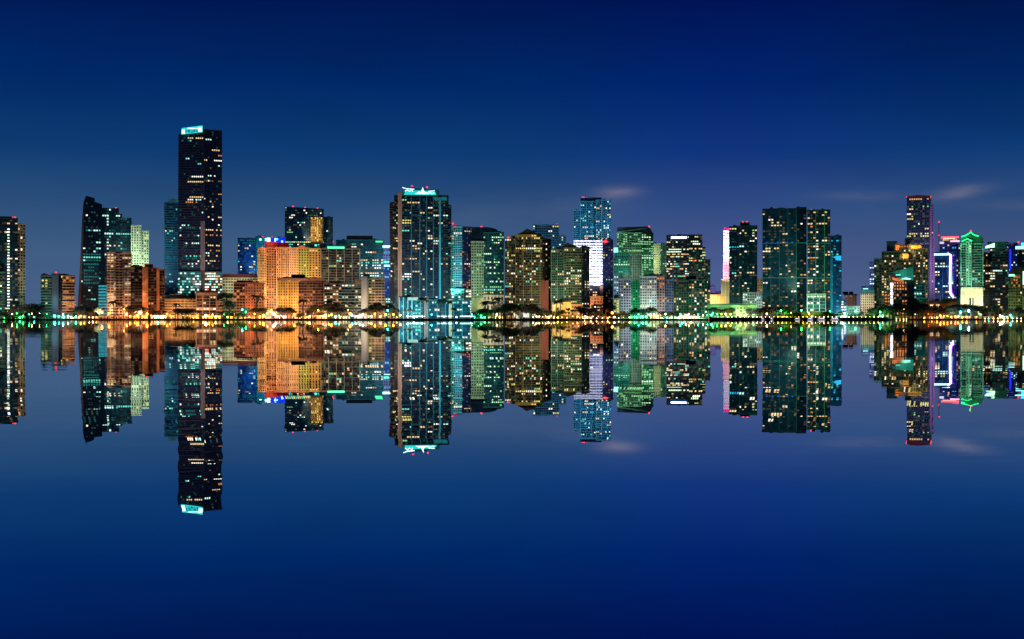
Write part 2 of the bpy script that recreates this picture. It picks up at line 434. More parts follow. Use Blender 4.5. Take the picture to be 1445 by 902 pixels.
# 2 low condo
t = Bld('condo_block', 'low condo with dark green balconies and a warm lit right wing', R1, 82, sn='low green and tan condo', rng=(57, 107))
t.w((58, 73, 390), '#122c2c', fh=3.3, bw=4, band=(1.6, .8, '#5a8474'), lit=.06, pal='yel', rows=[(395, 60, 66, .9, 'yel'), (403, 60, 66, .8, 'yel')])
t.w((73, 82.5, 387.5), '#3c5870', dy=-4)
t.w((82.5, 89, 388.5), '#101820', fh=3.3, bw=3, win=(.7, .6), lit=.05, pal='yel', band=(.3, .5, '#263440'))
t.w((89, 105.5, 390), '#7a6048', fh=3.3, bw=3.4, band=(1.4, .9, '#d2b08a'), win=(.8, .55), lit=.20, pal='org')
t.box('penthouse', 75, 94, 386, 389, wallmat('#1a2430'), 4, 16); t.beacon((79, 384.6))
t.flood(89, 106, 390, 446, SOD, .32); t.flood(56, 73, 420, 446, '#50ffc0', .32); t.flood(73, 83, 388, 446, BLUEF, .10)

# 3 dark tower with a stepped sloping crown
t = Bld('office_tower', 'black glass office tower with stepped sloping crown and leaning left edge', R3, 148, sn='black tower with sloping crown', rng=(108, 140))
t.w([(110, 449), (146, 449), (144, 288.5), (133.5, 285), (133.5, 280), (121.5, 277), (118, 286), (116, 310)], '#0a1620', glass=True, fh=4.2, bw=3.4,
    band=(.15, .5, '#1a2c34'), lit=.02, pal='off', rows=[(327.5, 118, 146, .9, 'off'), (350, 118, 146, .7, 'off'), (358.5, 116, 146, .95, 'off'), (360.5, 116, 146, .95, 'dteal'),
    (367.5, 116, 146, .95, 'tealw'), (363.5, 116, 146, .9, 'teal'), (369, 116, 146, .9, 'dteal'), (341, 137, 146, .8, 'tealw')])
t.w([(146, 449), (186, 449), (186, 306.5), (172.5, 306.5), (172.5, 301), (168, 301), (168, 293.5), (144, 293.5)], '#0c1e28', glass=True, dy=3, fh=4.2, bw=3.2,
    band=(.15, .5, '#1c3a42'), lit=.04, pal='off', rows=[(306, 147, 152, 1, 'tealw'), (306, 164, 167, 1, 'tealw'), (328, 146, 158, .8, 'tealw'), (328, 166, 185, .9, 'teal'), (345, 148, 172, .5, 'offw'), (358.5, 146, 152, 1, 'bwhite')],
    cols=[(151.5, 306, 372, .8, 'tealw'), (178, 332, 350, .5, 'dteal')])
t.w((139, 151.5, 402, 449), '#0c4a5c', glass=True, dy=-5, dp=6, fh=4.2, bw=3, rows=[], lit=1, pal='tealb', lw=1, lh=.62, band=(.2, 1.0, '#0a2028'))
t.w((118, 140, 371, 402), '#0a2228', glass=True, dy=-1.5, dp=2, fh=4.2, bw=3, lit=.35, pal='dteal', roof=False)
t.beacon((163.8, 292.6)); 
b = MB(); b.hexa([(t.X(109), -1.2, 0), (t.X(113), -1.2, 0), (t.X(113), 1, 0), (t.X(109), 1, 0)], [(t.X(117), -1.2, t.Z(300)), (t.X(119), -1.2, t.Z(300)), (t.X(119), 1, t.Z(300)), (t.X(117), 1, t.Z(300))]); b.build('corner_fin', wallmat('#6a5248'), t.e)
t.flood(108, 122, 360, 446, SOD, .18); t.flood(112, 186, 295, 400, '#70b8c8', .22, n=2)

# 4 pale balcony condo
t = Bld('balcony_condo', 'pale peach condo with rows of dark balcony slots', R1, 168, sn='pale peach balcony condo', rng=(140, 185))
t.w((151, 185.5, 358), '#e6c4a0', fh=3.35, bw=4.1, win=(.72, .42), wincol='#140c0a', lit=.10, pal='warm', band=(.5, .7, '#f0d2b0'))
t.w((163, 173, 359), '#c49c78', dy=-1.5, dp=2, fh=3.35, bw=4.1, win=(.8, .62), wincol='#0c0808', lit=.04, pal='warm')
t.flood(150, 186, 358, 446, '#ffd0a4', .95, n=2)

# 5 floodlit stepped tower
t = Bld('stepped_tower', 'pale tower floodlit yellow green with a lower right step', R3, 198, sn='pale green lit tower')
t.w((185, 199.5, 319.5), '#d8d8b0', fh=3.6, bw=3.3, win=(.5, .5), wincol='#102820', lit=.10, pal='grnw')
t.w((199.5, 210, 327), '#d8dcb8', fh=3.6, bw=3.3, dy=2, win=(.6, .55), wincol='#102820', lit=.22, pal='yel', band=(.8, .6, '#d8dcb8'))
t.flood(185, 210, 320, 390, '#b8ffb8', .85, n=1, up=.2)

# 6 brown condo
t = Bld('brown_condo', 'dark brown condo with tall orange lit wall strips', R1, 208, sn='dark brown condo with orange wall strips', rng=(184, 233))
t.w((184.5, 201, 377), '#2a1c14', fh=3.3, bw=4, win=(.8, .6), wincol='#080606', lit=.04, pal='org', band=(.4, .5, '#4a3424'))
t.w((201, 209, 378.5), '#c8804c', dy=-2)
t.w((209, 221, 379.5), '#3c2414', fh=3.3, bw=3.2, win=(.7, .6), wincol='#0a0604', lit=.05, pal='org', band=(.4, .5, '#6a4426'))
t.w((221, 225, 380), '#b87444', dy=-2, dp=20)
t.w((225, 232.5, 381.5), '#50301c', fh=3.3, bw=3, win=(.7, .6), wincol='#0a0604', lit=.05, pal='org', band=(.5, .5, '#8a5a34'))
t.box('penthouse', 204, 216, 372.5, 378, wallmat('#6a4030'), 3, 18); t.beacon((206.5, 372))
t.flood(184, 233, 378, 446, '#ffac68', .38, n=2)

# 7 slim blue tower
t = Bld('slim_tower', 'slim blue balcony tower with a pale teal cap', R3, 241, sn='slim blue tower')
t.w((232.5, 250.5, 287), '#12384a', glass=True, fh=3.4, bw=2.8, band=(1.5, .8, '#3a86a4'), lit=.03, pal='off')
t.box('rooftop_block', 237.5, 249.5, 280.5, 287, wallmat('#6cc0c0'), -1, 18)
t.flood(232, 251, 282, 400, '#60b8e0', .30, up=.1)

# 8 the tallest tower
t = Bld('tallest_tower', 'tallest dark tower with glowing cyan sign box on its roof', R4, 282, sn='tallest dark tower')
t.w([(250.5, 449), (287, 449), (287, 186), (252, 189.5)], '#131c30', glass=True, sk=(6, 0), fh=4.0, bw=3.1, band=(.3, .9, '#5a5258'), faint=.08, lit=.025, pal='off',
    rows=[(196.5, 259, 286, .75, 'warm'), (251, 271, 285, .9, 'white'), (255.5, 266, 285, .8, 'warm'), (279, 268, 285, .8, 'warm'), (283, 262, 284, .8, 'offw'), (287, 262, 276, .5, 'org'),
    (323, 252, 285, .5, 'off'), (331, 254, 285, .4, 'off'), (345, 254, 284, .45, 'off'), (363, 262, 286, .75, 'teal'), (365, 262, 286, .7, 'dteal'), (371, 252, 284, .35, 'offw'), (377, 254, 284, .4, 'off')])
t.w((287, 313.5, 183.5), '#10182a', glass=True, sk=(0, 8), fh=4.0, bw=3.1, band=(.3, .6, '#383640'), faint=.08, lit=.03, pal='offw',
    rows=[(196.5, 287, 297, .7, 'tealw'), (209.5, 299, 313, .7, 'warm'), (217.5, 309, 313, .9, 'org'), (225, 303, 313, .7, 'white'), (255, 288, 312, .6, 'dim'), (272, 308, 313, .8, 'org'), (306, 309, 313, 1, 'warm'),
    (324.5, 287, 311, .7, 'warm'), (331, 288, 311, .5, 'org'), (345, 289, 311, .5, 'warm'), (353, 289, 312, .5, 'org'), (362, 289, 312, .5, 'warm'), (369, 290, 312, .5, 'warm')])
b = MB(); b.box(t.X(283), t.X(289.2), -1.6, 2, 0, t.Z(312)); b.build('concrete_rib', wallmat('#a08a88'), t.e)
b = MB(); b.box(t.X(283.8), t.X(284.8), -1.0, 2, t.Z(312), t.Z(187)); b.box(t.X(287.4), t.X(288.4), -1.0, 2, t.Z(312), t.Z(187)); b.build('edge_fin', wallmat('#3c4a68'), t.e)
t.w((232, 251, 385, 449), '#183038', glass=True, dy=-14, dp=30, fh=4.1, bw=3.1, lit=.8, pal='off', band=(.3, .8, '#2a4c54'), lh=.6, lw=.86)
t.w((251, 284, 384.5, 449), '#183038', glass=True, dy=-12, dp=12, fh=4.1, bw=3.1, lit=.8, pal='off', band=(.3, .8, '#2a4c54'), lh=.6, lw=.86)
t.w((289, 313.5, 384.5, 449), '#183038', glass=True, dy=-12, dp=12, fh=4.1, bw=3.1, lit=.75, pal='offw', band=(.3, .8, '#2a4c54'), lh=.6, lw=.86)
# roof sign: a lit box with dark block lettering that the photograph does not resolve
sg = t.shape('roof_sign', [(256, 190.3), (286, 186.6), (286, 177), (256.5, 181.8)], emit('#2cf0f0', .85, True), -.5, 6)
b = MB()
def sline(x, top, dz): return [(x, top), (x, top+dz)]
for gx, bars in ((257.2, 'w'), (279.8, 'W')):
    pass
wb = MB()
for xa_, xb_, ya_, yb_ in ((256.6, 261, 184, 189.6), (265, 279.5, 181.2, 182.6), (279.5, 285, 179.5, 186.0)):
    wb.box(t.X(xa_), t.X(xb_), -1.0, -.55, t.Z(yb_), t.Z(ya_))
link('sign_panel', wb.mesh('sign_panel', emit('#e0ffff', 1.5, True)), sg)
def glyph(x0, yb, strokes):
    b = MB(); w_, h_ = 2.7*t.sh, 4.2*t.sv
    for (a0, c0, a1, c1) in strokes:
        b.box(t.X(x0)+a0*w_, t.X(x0)+a1*w_, -1.2, -.6, t.Z(yb)+c0*h_, t.Z(yb)+c1*h_)
    link('letter', b.mesh('letter', wallmat('#06485a')), sg)
glyph(261.8, 188.8, [(0, 0, .25, 1), (0, .8, 1, 1), (0, .42, .8, .6)])
glyph(265.4, 188.3, [(0, 0, .25, 1), (0, .8, 1, 1), (.75, 0, 1, 1), (0, .4, 1, .58)])
glyph(269.3, 187.8, [(0, 0, .25, 1), (0, 0, 1, .2), (.75, 0, 1, 1)])
glyph(273.0, 187.3, [(0, 0, .25, 1), (0, .8, 1, 1), (.75, .45, 1, 1), (0, .4, 1, .58), (.5, 0, .8, .45)])
glyph(276.6, 186.9, [(0, .8, 1, 1), (0, .45, .25, 1), (0, .42, 1, .58), (.75, 0, 1, .5), (0, 0, 1, .2)])
t.box('rooftop_block', 287, 293, 184.5, 188, wallmat('#0c2a3c'), 1, 12); t.box('rooftop_block', 285.5, 287.5, 178, 187, wallmat('#0a1a28'), 0, 8)
t.beacon((311.5, 182.8)); t.flood(283, 290, 312, 410, '#ffd8c8', .12, up=.1); t.flood(250, 314, 230, 400, '#b8b0b8', .17, n=2)

# 9 podium building with roof garden
t = Bld('parking_podium', 'long low orange lit podium with trees on its roof', R2, 278, cat='garage', sn='orange lit podium', rng=(233, 276))
t.w((232, 277, 423.5), '#eab878', fh=3.6, bw=5, win=(.86, .34), wincol='#4a2c14', lit=.06, pal='teal', dp=40)
t.w((240, 262, 417), '#8a9088', dy=8, dp=20, fh=3.6, bw=4)
t.w((305, 331, 422), '#eab07c', fh=3.6, bw=5, win=(.86, .34), wincol='#2c4a48', lit=.10, pal='dteal', dp=40)
t.w((277, 305, 416), '#3a2a2a', fh=3.6, bw=4, dy=4, dp=30)
t.flood(232, 277, 423, 446, '#ffb45c', .75, n=3, dist=30); t.flood(305, 331, 423, 446, '#ffa05c', .6, n=2, dist=30)
t = Bld('frame_condo', 'small square condo with pinkish frame and dark open bays', R1, 291, cat='condo', sn='small pinkish framed condo', rng=(276, 306))
t.w((276.5, 305.5, 413.5), '#3c2a26', fh=3.3, bw=3.9, win=(.75, .6), wincol='#0a0808', lit=.05, pal='warm', band=(.4, .6, '#8a6862'), pier=(2, 1.0, .9, '#a07c74'))
t.w((276, 306, 413, 416.5), '#a87c74', dy=-1.5, dp=32, roof=False)
t.w((277, 305, 434, 438), '#caa890', dy=-2.5, dp=3, fh=3.3, bw=4, lit=.6, pal='white', roof=False)
t.box('penthouse', 285, 297, 409.5, 413, wallmat('#503838'), 5, 16); t.beacon((293, 408.5)); t.flood(276, 306, 413, 446, '#ffb8a0', .30, n=1)

# 10 cream low building with brown hip roof
t = Bld('cream_hall', 'cream office block under a broad dark brown roof', R2, 340, cat='office block', sn='cream block with brown roof')
t.w((314, 364, 392), '#c8c8a0', fh=3.8, bw=3.4, win=(.78, .5), wincol='#12302e', lit=.16, pal='dteal', dp=45)
t.shape('roof', [(313, 392), (365, 392), (363, 387), (315, 387)], wallmat('#4a2018'), -1.5, 46)
t.flood(313, 365, 390, 420, '#e8ffb0', .30, n=2)

# 11 pink condo
t = Bld('pink_condo', 'salmon pink mid-rise condo with a dark rooftop box', R1, 351, sn='salmon pink condo', rng=(306, 373))
t.w((330, 346, 400.5), '#704838', fh=3.3, bw=3.2, win=(.72, .55), wincol='#100a08', lit=.10, pal='org', band=(.6, .6, '#a87058'))
t.w((346, 357.5, 400.5), '#c07c60', fh=3.3, bw=3.6, win=(.4, .5), wincol='#201210', lit=.08, pal='org', dy=-2)
t.w((357.5, 373, 400.5), '#b87858', fh=3.3, bw=3.4, win=(.55, .5), wincol='#1c100c', lit=.07, pal='org')
t.box('penthouse', 334, 357, 395.5, 400.5, wallmat('#14201e'), 4, 18)
t.flood(330, 373, 400, 446, '#ffb48c', .34, n=2)

# 12 blue glass tower with lit signs
t = Bld('blue_tower', 'blue glass tower joined to a bright cyan slab with white roof signs', R3, 366, sn='blue tower with cyan slab')
t.w((335.5, 360.5, 337.5), '#0c2c58', glass=True, fh=3.7, bw=3.1, lit=.13, pal='blu', band=(.2, .4, '#1c4470'), rows=[(340.5, 340, 359, .9, 'dteal'), (342.5, 336, 359, .9, 'dteal')])
t.w((360.5, 402, 335.5), '#2098b4', dy=6, fh=3.7, bw=3.2, win=(.3, .35), wincol='#0c4a64')
for (a, b_, c, d_, col) in ((366, 369, 336.5, 339, '#c0ffd0'), (374, 375.5, 335.5, 339.5, '#c0e0ff'), (376.5, 381.5, 335.2, 340.5, '#f0f8ff'), (387.5, 389.3, 335.5, 340.5, '#d0f0ff'), (389.3, 392.5, 335.8, 338.5, '#50e0ff'), (397, 399.6, 339, 341.6, '#a0f0ff')):
    t.box('sign', a, b_, c, d_, emit(col, 2.2, True), 5.0, 5.9)
t.box('sign', 383, 403, 334.6, 343, emit('#0a30ff', .9, True), 5.4, 5.95)
t.beacon((348, 336.4), (371, 334), (384, 334.2), (399.5, 337.5)); t.flood(364, 400, 336, 390, '#30e0ff', .6, n=2); t.flood(335, 361, 338, 390, '#5098e0', .26)

# 13 dark tower with gold lit bay
t = Bld('dark_tower', 'black tower with one gold lit bay and three red roof beacons', R4, 436, sn='black tower with gold bay')
t.w([(402, 449), (457, 449), (457, 294.5), (402, 292)], '#0c2430', glass=True, fh=3.8, bw=3.2, band=(.2, .4, '#0e2028'), lit=.05, pal='offw', rows=[(341, 404, 440, .9, 'teal'), (342.5, 404, 456, .7, 'yel'), (346, 404, 456, .3, 'teal'), (323, 404, 416, .6, 'yel'), (327, 404, 414, .5, 'grn')])
t.w((457, 470, 306.5), '#0c2430', glass=True, dy=8, fh=3.8, bw=3.2, lit=.05, pal='off', band=(.2, .4, '#0e2028'))
t.w((438.5, 455, 306.5, 341), '#c89c50', dy=-1.4, dp=2, fh=3.8, bw=3.2, win=(.5, .7), wincol='#6a4a20', lit=.12, pal='gold', cols=[(448, 309, 340, .8, 'gold')], roof=False, mull=(.3, 1, '#8a6a34'))
t.w((438, 456, 306, 345), '#3c2c18', dy=-.6, dp=.6, roof=False)
t.box('sign', 444, 447.5, 343, 347.5, emit('#50f0d8', 1.5), -.5, .4)
t.beacon((413.5, 291), (430.5, 292.3), (448, 293.2), (469.8, 340)); t.flood(438, 456, 306, 341, '#ffcf70', .8, dist=40); t.flood(402, 470, 295, 350, '#60b0c0', .2, n=2)

# 14 the big orange condo
t = Bld('orange_condo', 'broad orange lit condo with arched parapets and a red rooftop', R2, 412, sn='broad orange condo')
t.w((364, 376, 352), '#d0a868', fh=3.25, bw=2.8, win=(.6, .5), wincol='#2a1a0c', band=(.35, .45, '#b88c54'), lit=.07, pal='org', pier=(4, .9, .5, '#dcb878'))
t.w((376, 390, 350), '#b07840', dy=3, fh=3.25, bw=2.9, win=(.55, .55), wincol='#1a0c06', band=(1.0, .6, '#b88048'), lit=.07, pal='org')
t.w((390, 408.5, 350.5), '#cc9860', fh=3.25, bw=2.8, win=(.55, .48), wincol='#2a180c', band=(.35, .45, '#b08454'), pier=(4, .8, .7, '#d8a878'), lit=.06, pal='org')
t.w((408.5, 421, 351), '#dca468', dy=-1, fh=3.25, bw=3.2, win=(.42, .45), wincol='#301a0c', pier=(2, .7, .5, '#e0b080'), lit=.03, pal='warm')
t.w((421, 436, 351, 449), '#a8a048', fh=3.25, bw=3.0, win=(.5, .55), wincol='#141c08', lit=.05, pal='yel')
t.w((436, 453, 351.5), '#c89848', dy=1, fh=3.25, bw=3.4, win=(.58, .58), wincol='#241c08', lit=.06, pal='yel', rows=[(354, 437, 444, .9, 'warm')])
t.w((374, 392, 343.5, 351), '#b44028', dy=4, dp=20, roof=True); t.w((392, 407, 344, 351), '#a01828', dy=5, dp=18)
for (cx_, r_) in ((370, 3.2), (390, 3), (426, 6)):
    t.shape('arched_gable', [(cx_+r_*math.cos(math.pi*k/10), 351.8-r_*.9*math.sin(math.pi*k/10)) for k in range(10, -1, -1)][::-1], wallmat('#c07840'), -.8, 2)
t.beacon((396.5, 349.5), (419, 350)); 
t.flood(364, 409, 351, 440, '#ffc88c', .60, n=3); t.flood(409, 421, 351, 440, '#ffb888', .55, up=.15); t.flood(421, 453, 351, 440, '#ffe088', .46, n=2, up=.15)
t.flood(374, 407, 343, 351, '#ff3030', .5, dist=25)

# 15 grey condo with pale piers
t = Bld('grey_condo', 'grey gridded condo with pale piers under a green lit roof line', R2, 482, sn='grey condo with green roof line')
t.w((452.5, 508, 352), '#262420', fh=3.35, bw=3.4, win=(.72, .62), wincol='#0c0e10', lit=.10, pal='resg', band=(.3, .6, '#6c6454'), pier=(3, .9, .7, '#8a7e6c'))
t.box('roof_sign', 462, 486, 348.3, 350.8, emit('#60ffc8', 2.0, True), -.4, 1.5); t.box('rooftop_block', 460, 488, 346, 352, wallmat('#1c5a4a'), 2, 14)
t.w((488, 507, 346.5, 353), '#28323a', dy=2, dp=20, fh=3.3, bw=3.2, lit=.45, pal='white', roof=True)
t.flood(453, 508, 352, 420, '#ffe0b0', .22, n=2)

# 16 golden condo in front
t = Bld('golden_condo', 'front condo with ribbed golden left half and brown right half', R1, 424, sn='golden ribbed condo', rng=(373, 457))
t.w((392, 421, 394), '#dcae5c', fh=3.3, bw=2.9, win=(.5, .5), wincol='#5a3c10', lit=.05, pal='gold', pier=(2, .9, .9, '#f0c870'))
t.w((421, 457, 394), '#6a4c34', dy=2, fh=3.3, bw=3.3, win=(.7, .55), wincol='#140e0a', lit=.12, pal='org', band=(.7, .6, '#94705c'))
t.w((391, 458, 393, 396), '#b88878', dy=-1.5, dp=34, roof=False, fh=3, bw=4, lit=.10, pal='white')
t.box('penthouse', 411, 430.5, 387, 393, wallmat('#101828'), 5, 18); t.box('rooftop_block', 408, 434, 391, 393.2, wallmat('#1a2030'), 3, 20)
t.flood(392, 421, 394, 446, '#ffb850', .72, n=2); t.flood(421, 458, 394, 446, '#ffa878', .26, n=1)
t = Bld('shore_house', 'low warm lit pavilion at the foot of the pink condo', 1478, 385, cat='pavilion', sn='warm pavilion')
t.w((375, 391, 440), '#d8a468', fh=3.6, bw=3.6, win=(.6, .6), wincol='#3a2010', lit=.6, pal='white', dp=14)

# 17 front balcony condo with pale shaft
t = Bld('terrace_condo', 'mid-rise condo of broken lit balconies beside a tall pale stair shaft', R1, 500, sn='balcony condo with pale shaft', rng=(457, 545))
t.w((457.5, 482, 401), '#4a4238', fh=3.3, bw=3.6, win=(.75, .55), wincol='#101014', lit=.20, pal='res', band=(1.1, .7, '#8c8070'))
t.w((482, 510, 401), '#3c4648', dy=2, fh=3.3, bw=3.6, win=(.75, .55), wincol='#0c1418', lit=.16, pal='resg', band=(1.1, .7, '#78908c'))
t.w((510, 518.5, 392), '#a8a49c', dy=-3, dp=22); t.w((517, 520, 396), '#c8f090', dy=-1, dp=20)  # narrow wing: green light on the shaft's right edge put into its colour
t.w((520, 543, 394), '#a89474', dy=1, fh=3.25, bw=4, win=(.82, .45), wincol='#1c1814', lit=.08, pal='warm', band=(.6, .7, '#c4ac88'))
t.w((501, 521, 395.5, 401), '#907c60', dy=1, dp=20)
t.box('penthouse', 513, 521.5, 386.5, 392, wallmat('#241c18'), 0, 12); t.box('penthouse', 465, 481, 397, 401, wallmat('#101a2c'), 4, 16)
t.flood(457, 482, 401, 446, '#ffc090', .28); t.flood(482, 512, 401, 446, '#70e0e8', .24); t.flood(510, 544, 394, 446, '#ffd48c', .42, n=1)

# 18 teal glass offices
t = Bld('teal_offices', 'teal glass office block with lit floor bands and dark rooftop box', R3, 510, cat='office block', sn='teal office block')
t.w((474, 490, 340), '#0e3444', glass=True, dy=4, fh=3.7, bw=3.2, lit=.05, pal='off', band=(.2, .5, '#1c5060'))
t.w((490, 541, 339.5), '#0c3c44', glass=True, fh=3.7, bw=3.2, lit=.10, pal='off', band=(.25, .7, '#2a8088'), mull=(.35, 4, '#287078'),
    rows=[(368, 507, 532, .8, 'warm'), (372, 507, 532, .6, 'teal'), (376, 507, 540, .8, 'tealw'), (380, 507, 540, .7, 'offw'), (384, 507, 540, .8, 'warm'), (388, 507, 540, .8, 'tealw'), (392, 507, 540, .6, 'teal'), (357, 526, 532, .5, 'org')])
t.box('penthouse', 489, 526, 332.5, 339.5, wallmat('#141c28'), 3, 26); t.beacon((470, 340.5)) if False else None
t.flood(490, 541, 340, 400, '#40d8e0', .30, n=2); t.box('sign', 530, 540, 339.8, 342, emit('#50ffb0', 1.2), -.6, .2)

# 19 narrow blue building with white roof light
t = Bld('narrow_tower', 'narrow blue building between the teal offices and the crowned tower', R3, 548, sn='narrow blue building', rng=(545, 553))
t.w((541, 551, 347.5), '#8890c0', fh=3.7, bw=3, win=(.55, .5), wincol='#1c2c50', lit=.10, pal='cyan')
t.w((543, 558, 378, 449), '#20509a', dy=-4, dp=5, fh=3.7, bw=3, win=(.6, .5), wincol='#0c2460', lit=.05, pal='cyan')
t.w((541, 560, 421, 449), '#70c8d0', dy=-30, dp=20, fh=3.6, bw=3.2, win=(.7, .5), wincol='#0c3c48', lit=.45, pal='tealw')
t.box('roof_sign', 540, 553, 346.6, 349.6, emit('#b0fff0', 2.2, True), -.6, 2); t.box('sign', 541.5, 549, 368.5, 371, emit('#60ffd8', 1.6), -.5, .3); t.box('sign', 542, 552, 374, 376.5, emit('#c8fff0', 1.5), -4.8, -4.1)
t.flood(541, 552, 348, 378, '#c0b8ff', .35); t.flood(541, 558, 380, 420, '#4090ff', .35)

# 20 the crowned tower
t = Bld('crowned_tower', 'wide balcony tower with glowing white and cyan roof emblem', R2, 592, sn='tower with cyan crown', rng=(553, 660))
t.w((551, 557, 287), '#241a18', dy=3, fh=3.3, bw=3, band=(1.6, .7, '#3c302c'), lit=.03, pal='warm')
t.w((556.5, 561.5, 277), '#0c0e14', glass=True, dy=1, fh=3.3, bw=2.8, band=(.8, .6, '#3a2c28'), lit=.05, pal='resg', rows=[(323, 556, 561, .8, 'warm'), (350, 556, 561, .9, 'warm')])
t.w((561.5, 567, 272.5), '#a87860', dy=-2, fh=3.3, bw=4.6, pier=(1, 1.0, .6, '#c08c70'), lit=.0)
t.w((567, 632.5, 277), '#0a1620', glass=True, fh=3.3, bw=3.4, band=(1.0, .65, '#123844'), lit=.045, pal='resg',
    rows=[(284.5, 581, 591, .95, 'warm'), (284, 568, 575, .7, 'grn'), (287, 568, 575, .7, 'yel'), (294, 604, 610, .9, 'white'), (302.5, 611, 624, .9, 'white'), (303, 626, 632, .9, 'tealw'), (313, 567, 578, .9, 'yel'), (316, 567, 580, .9, 'yel'), (326, 567, 576, .8, 'teal'),
          (339, 611, 620, .9, 'tealw'), (332, 602, 609, .9, 'warm'), (338, 602, 609, .8, 'white'), (353, 603, 609, .8, 'white'), (386, 566, 578, .9, 'bwhite'), (390, 567, 579, .9, 'white'), (394, 567, 576, .6, 'teal'), (383, 584, 592, .9, 'warm'), (404, 566, 580, .5, 'warm'), (411, 566, 580, .6, 'teal'), (418, 566, 630, .3, 'tealw'), (374, 625, 632, .9, 'warm')])
for a in (580.5, 592.5, 602, 611.5): 
    b = MB(); b.box(t.X(a-.55), t.X(a+.55), -1.6, 1, 0, t.Z(277)); b.build('pier', wallmat('#2a7488'), t.e)
b = MB(); b.box(t.X(619.4), t.X(622.2), -2.2, 1, 0, t.Z(279)); b.build('pier', wallmat('#389cb0'), t.e)
t.w((632.5, 636, 290), '#0c1c24', glass=True, dy=4, fh=3.3, bw=3, band=(1.8, .6, '#14506a'), lit=.15, pal='teal')
t.w((568, 620, 268.5, 277), '#209090', dy=4, dp=18, roof=True); t.w((611, 631, 278, 283), '#20a0a0', dy=-1.5, dp=2, roof=False)
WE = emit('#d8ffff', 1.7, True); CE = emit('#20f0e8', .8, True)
em = t.shape('roof_emblem', [(585.5, 273.8), (604.5, 274.0), (604.2, 271.6), (600.5, 271.9), (598.2, 269.6), (597.2, 266.4), (596.5, 264.2), (595.7, 266.6), (594.4, 269.8), (593.2, 271.8), (591.2, 269.6), (589.6, 271.9)], WE, -1.5, -.6)
for nm, pts, r_ in (('emblem_wing', [(567.8, 265.0), (573, 266.6), (584.6, 267.4)], .5), ('emblem_wing', [(571.5, 270.0), (575, 268.4), (578, 270.2), (581.5, 267.8), (582.3, 270.6)], .55),
                    ('emblem_script', [(604.4, 270), (613.6, 269.2)], .4), ('emblem_script', [(605, 273.2), (607, 271), (609, 273.4), (612.8, 272.8), (611, 271.2)], .6)):
    t.strip(nm, pts, r_, WE, -1.1)
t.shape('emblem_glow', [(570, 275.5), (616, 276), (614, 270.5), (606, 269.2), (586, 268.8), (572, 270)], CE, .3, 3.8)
t.beacon((581.5, 261.6), (602.8, 263)); t.box('mast_block', 580.8, 582.2, 262, 269, wallmat('#143c48'), 8, 10); t.box('rooftop_block', 585, 603, 265.5, 269, wallmat('#0c3038'), 8, 16)
t.flood(567, 634, 290, 440, '#58d8e8', .40, n=3, up=.0); t.flood(551, 567, 280, 430, '#ffb890', .36, up=.3)
t = Bld('glass_podium', 'teal lit glass podium with white columns at the water', R1, 612, cat='podium', sn='teal glass podium', rng=(560, 664))
t.w((563, 582, 420), '#14505e', glass=True, fh=4, bw=2.8, lit=.25, pal='teal', pier=(2, 1.1, .8, '#a8f0f0'), dp=30)
t.w((575, 590, 419.5, 424), '#c8fff8', dy=-2.5, dp=4, roof=False)
t.w((582, 605, 424), '#10485c', glass=True, dy=2, fh=4, bw=3.3, lit=.28, pal='off', band=(.8, .6, '#48a0a8'), pier=(3, .6, .7, '#60c8d0'))
t.w((598.5, 604, 421), '#a8b4c0', dy=-1, dp=8)
t.w((605, 664, 424.5), '#0c3a4c', glass=True, fh=4, bw=3.3, lit=.26, pal='off', band=(.7, .5, '#3c8c98'), pier=(3, .7, .8, '#58c8d0'))
t.w((633.5, 638, 424), '#e8e0c0', dy=-2, dp=4)
for (a, c, k) in ((576, 446.8, 24), (617, 446.8, 22), (649, 446.8, 18)):
    t.box('light_strip', a, a+k, c-.9, c+.4, emit('#c8fffc', 2.6, True), -9, -8.6)
t.flood(563, 590, 420, 446, '#58e0e8', .50, n=2, dist=25); t.flood(590, 664, 424, 446, '#48d0e0', .32, n=3, dist=25)

# 21 green balcony tower and dark blue neighbour
t = Bld('lit_tower', 'blue tower floodlit cyan on its left face with a red roof lamp', R3, 651, sn='cyan floodlit blue tower')
t.w((634, 641, 325), '#3c7c6c', dy=5, fh=3.3, bw=3, win=(.6, .5), wincol='#0c2420', lit=.12, pal='resg', band=(.8, .6, '#58a898'))
t.w((640, 652, 321), '#58a0b0', fh=3.3, bw=3.1, win=(.6, .55), wincol='#0c2c3c', lit=.10, pal='res', band=(.6, .5, '#80c8d0'), rows=[(328, 642, 652, .8, 'white'), (330, 648, 652, .8, 'warm')])
t.w((652, 667, 321), '#0c1830', glass=True, sk=(0, 12), fh=3.3, bw=3.2, lit=.12, pal='org', band=(.4, .5, '#1c3450'), rows=[(327, 658, 666, .8, 'warm'), (371, 658, 667, .9, 'white'), (372.5, 656, 664, .8, 'white')])
t.box('rooftop_lamp', 640.5, 644.5, 316.5, 320, emit('#c01828', .8), 3, 8); t.beacon((639, 314.8))
t.w((637, 655, 410, 449), '#70e8e0', dy=-30, dp=20, fh=4, bw=4, lit=.5, pal='tealw', win=(.6, .5), wincol='#104850')
t.w((657, 665.5, 410, 449), '#a8a090', dy=-26, dp=20, fh=3.4, bw=4.6, lit=.75, pal='white', win=(.8, .5), wincol='#1c2428')
t.flood(634, 653, 321, 415, '#40f0e8', .85, n=1); t.flood(652, 667, 321, 400, BLUEF, .12)

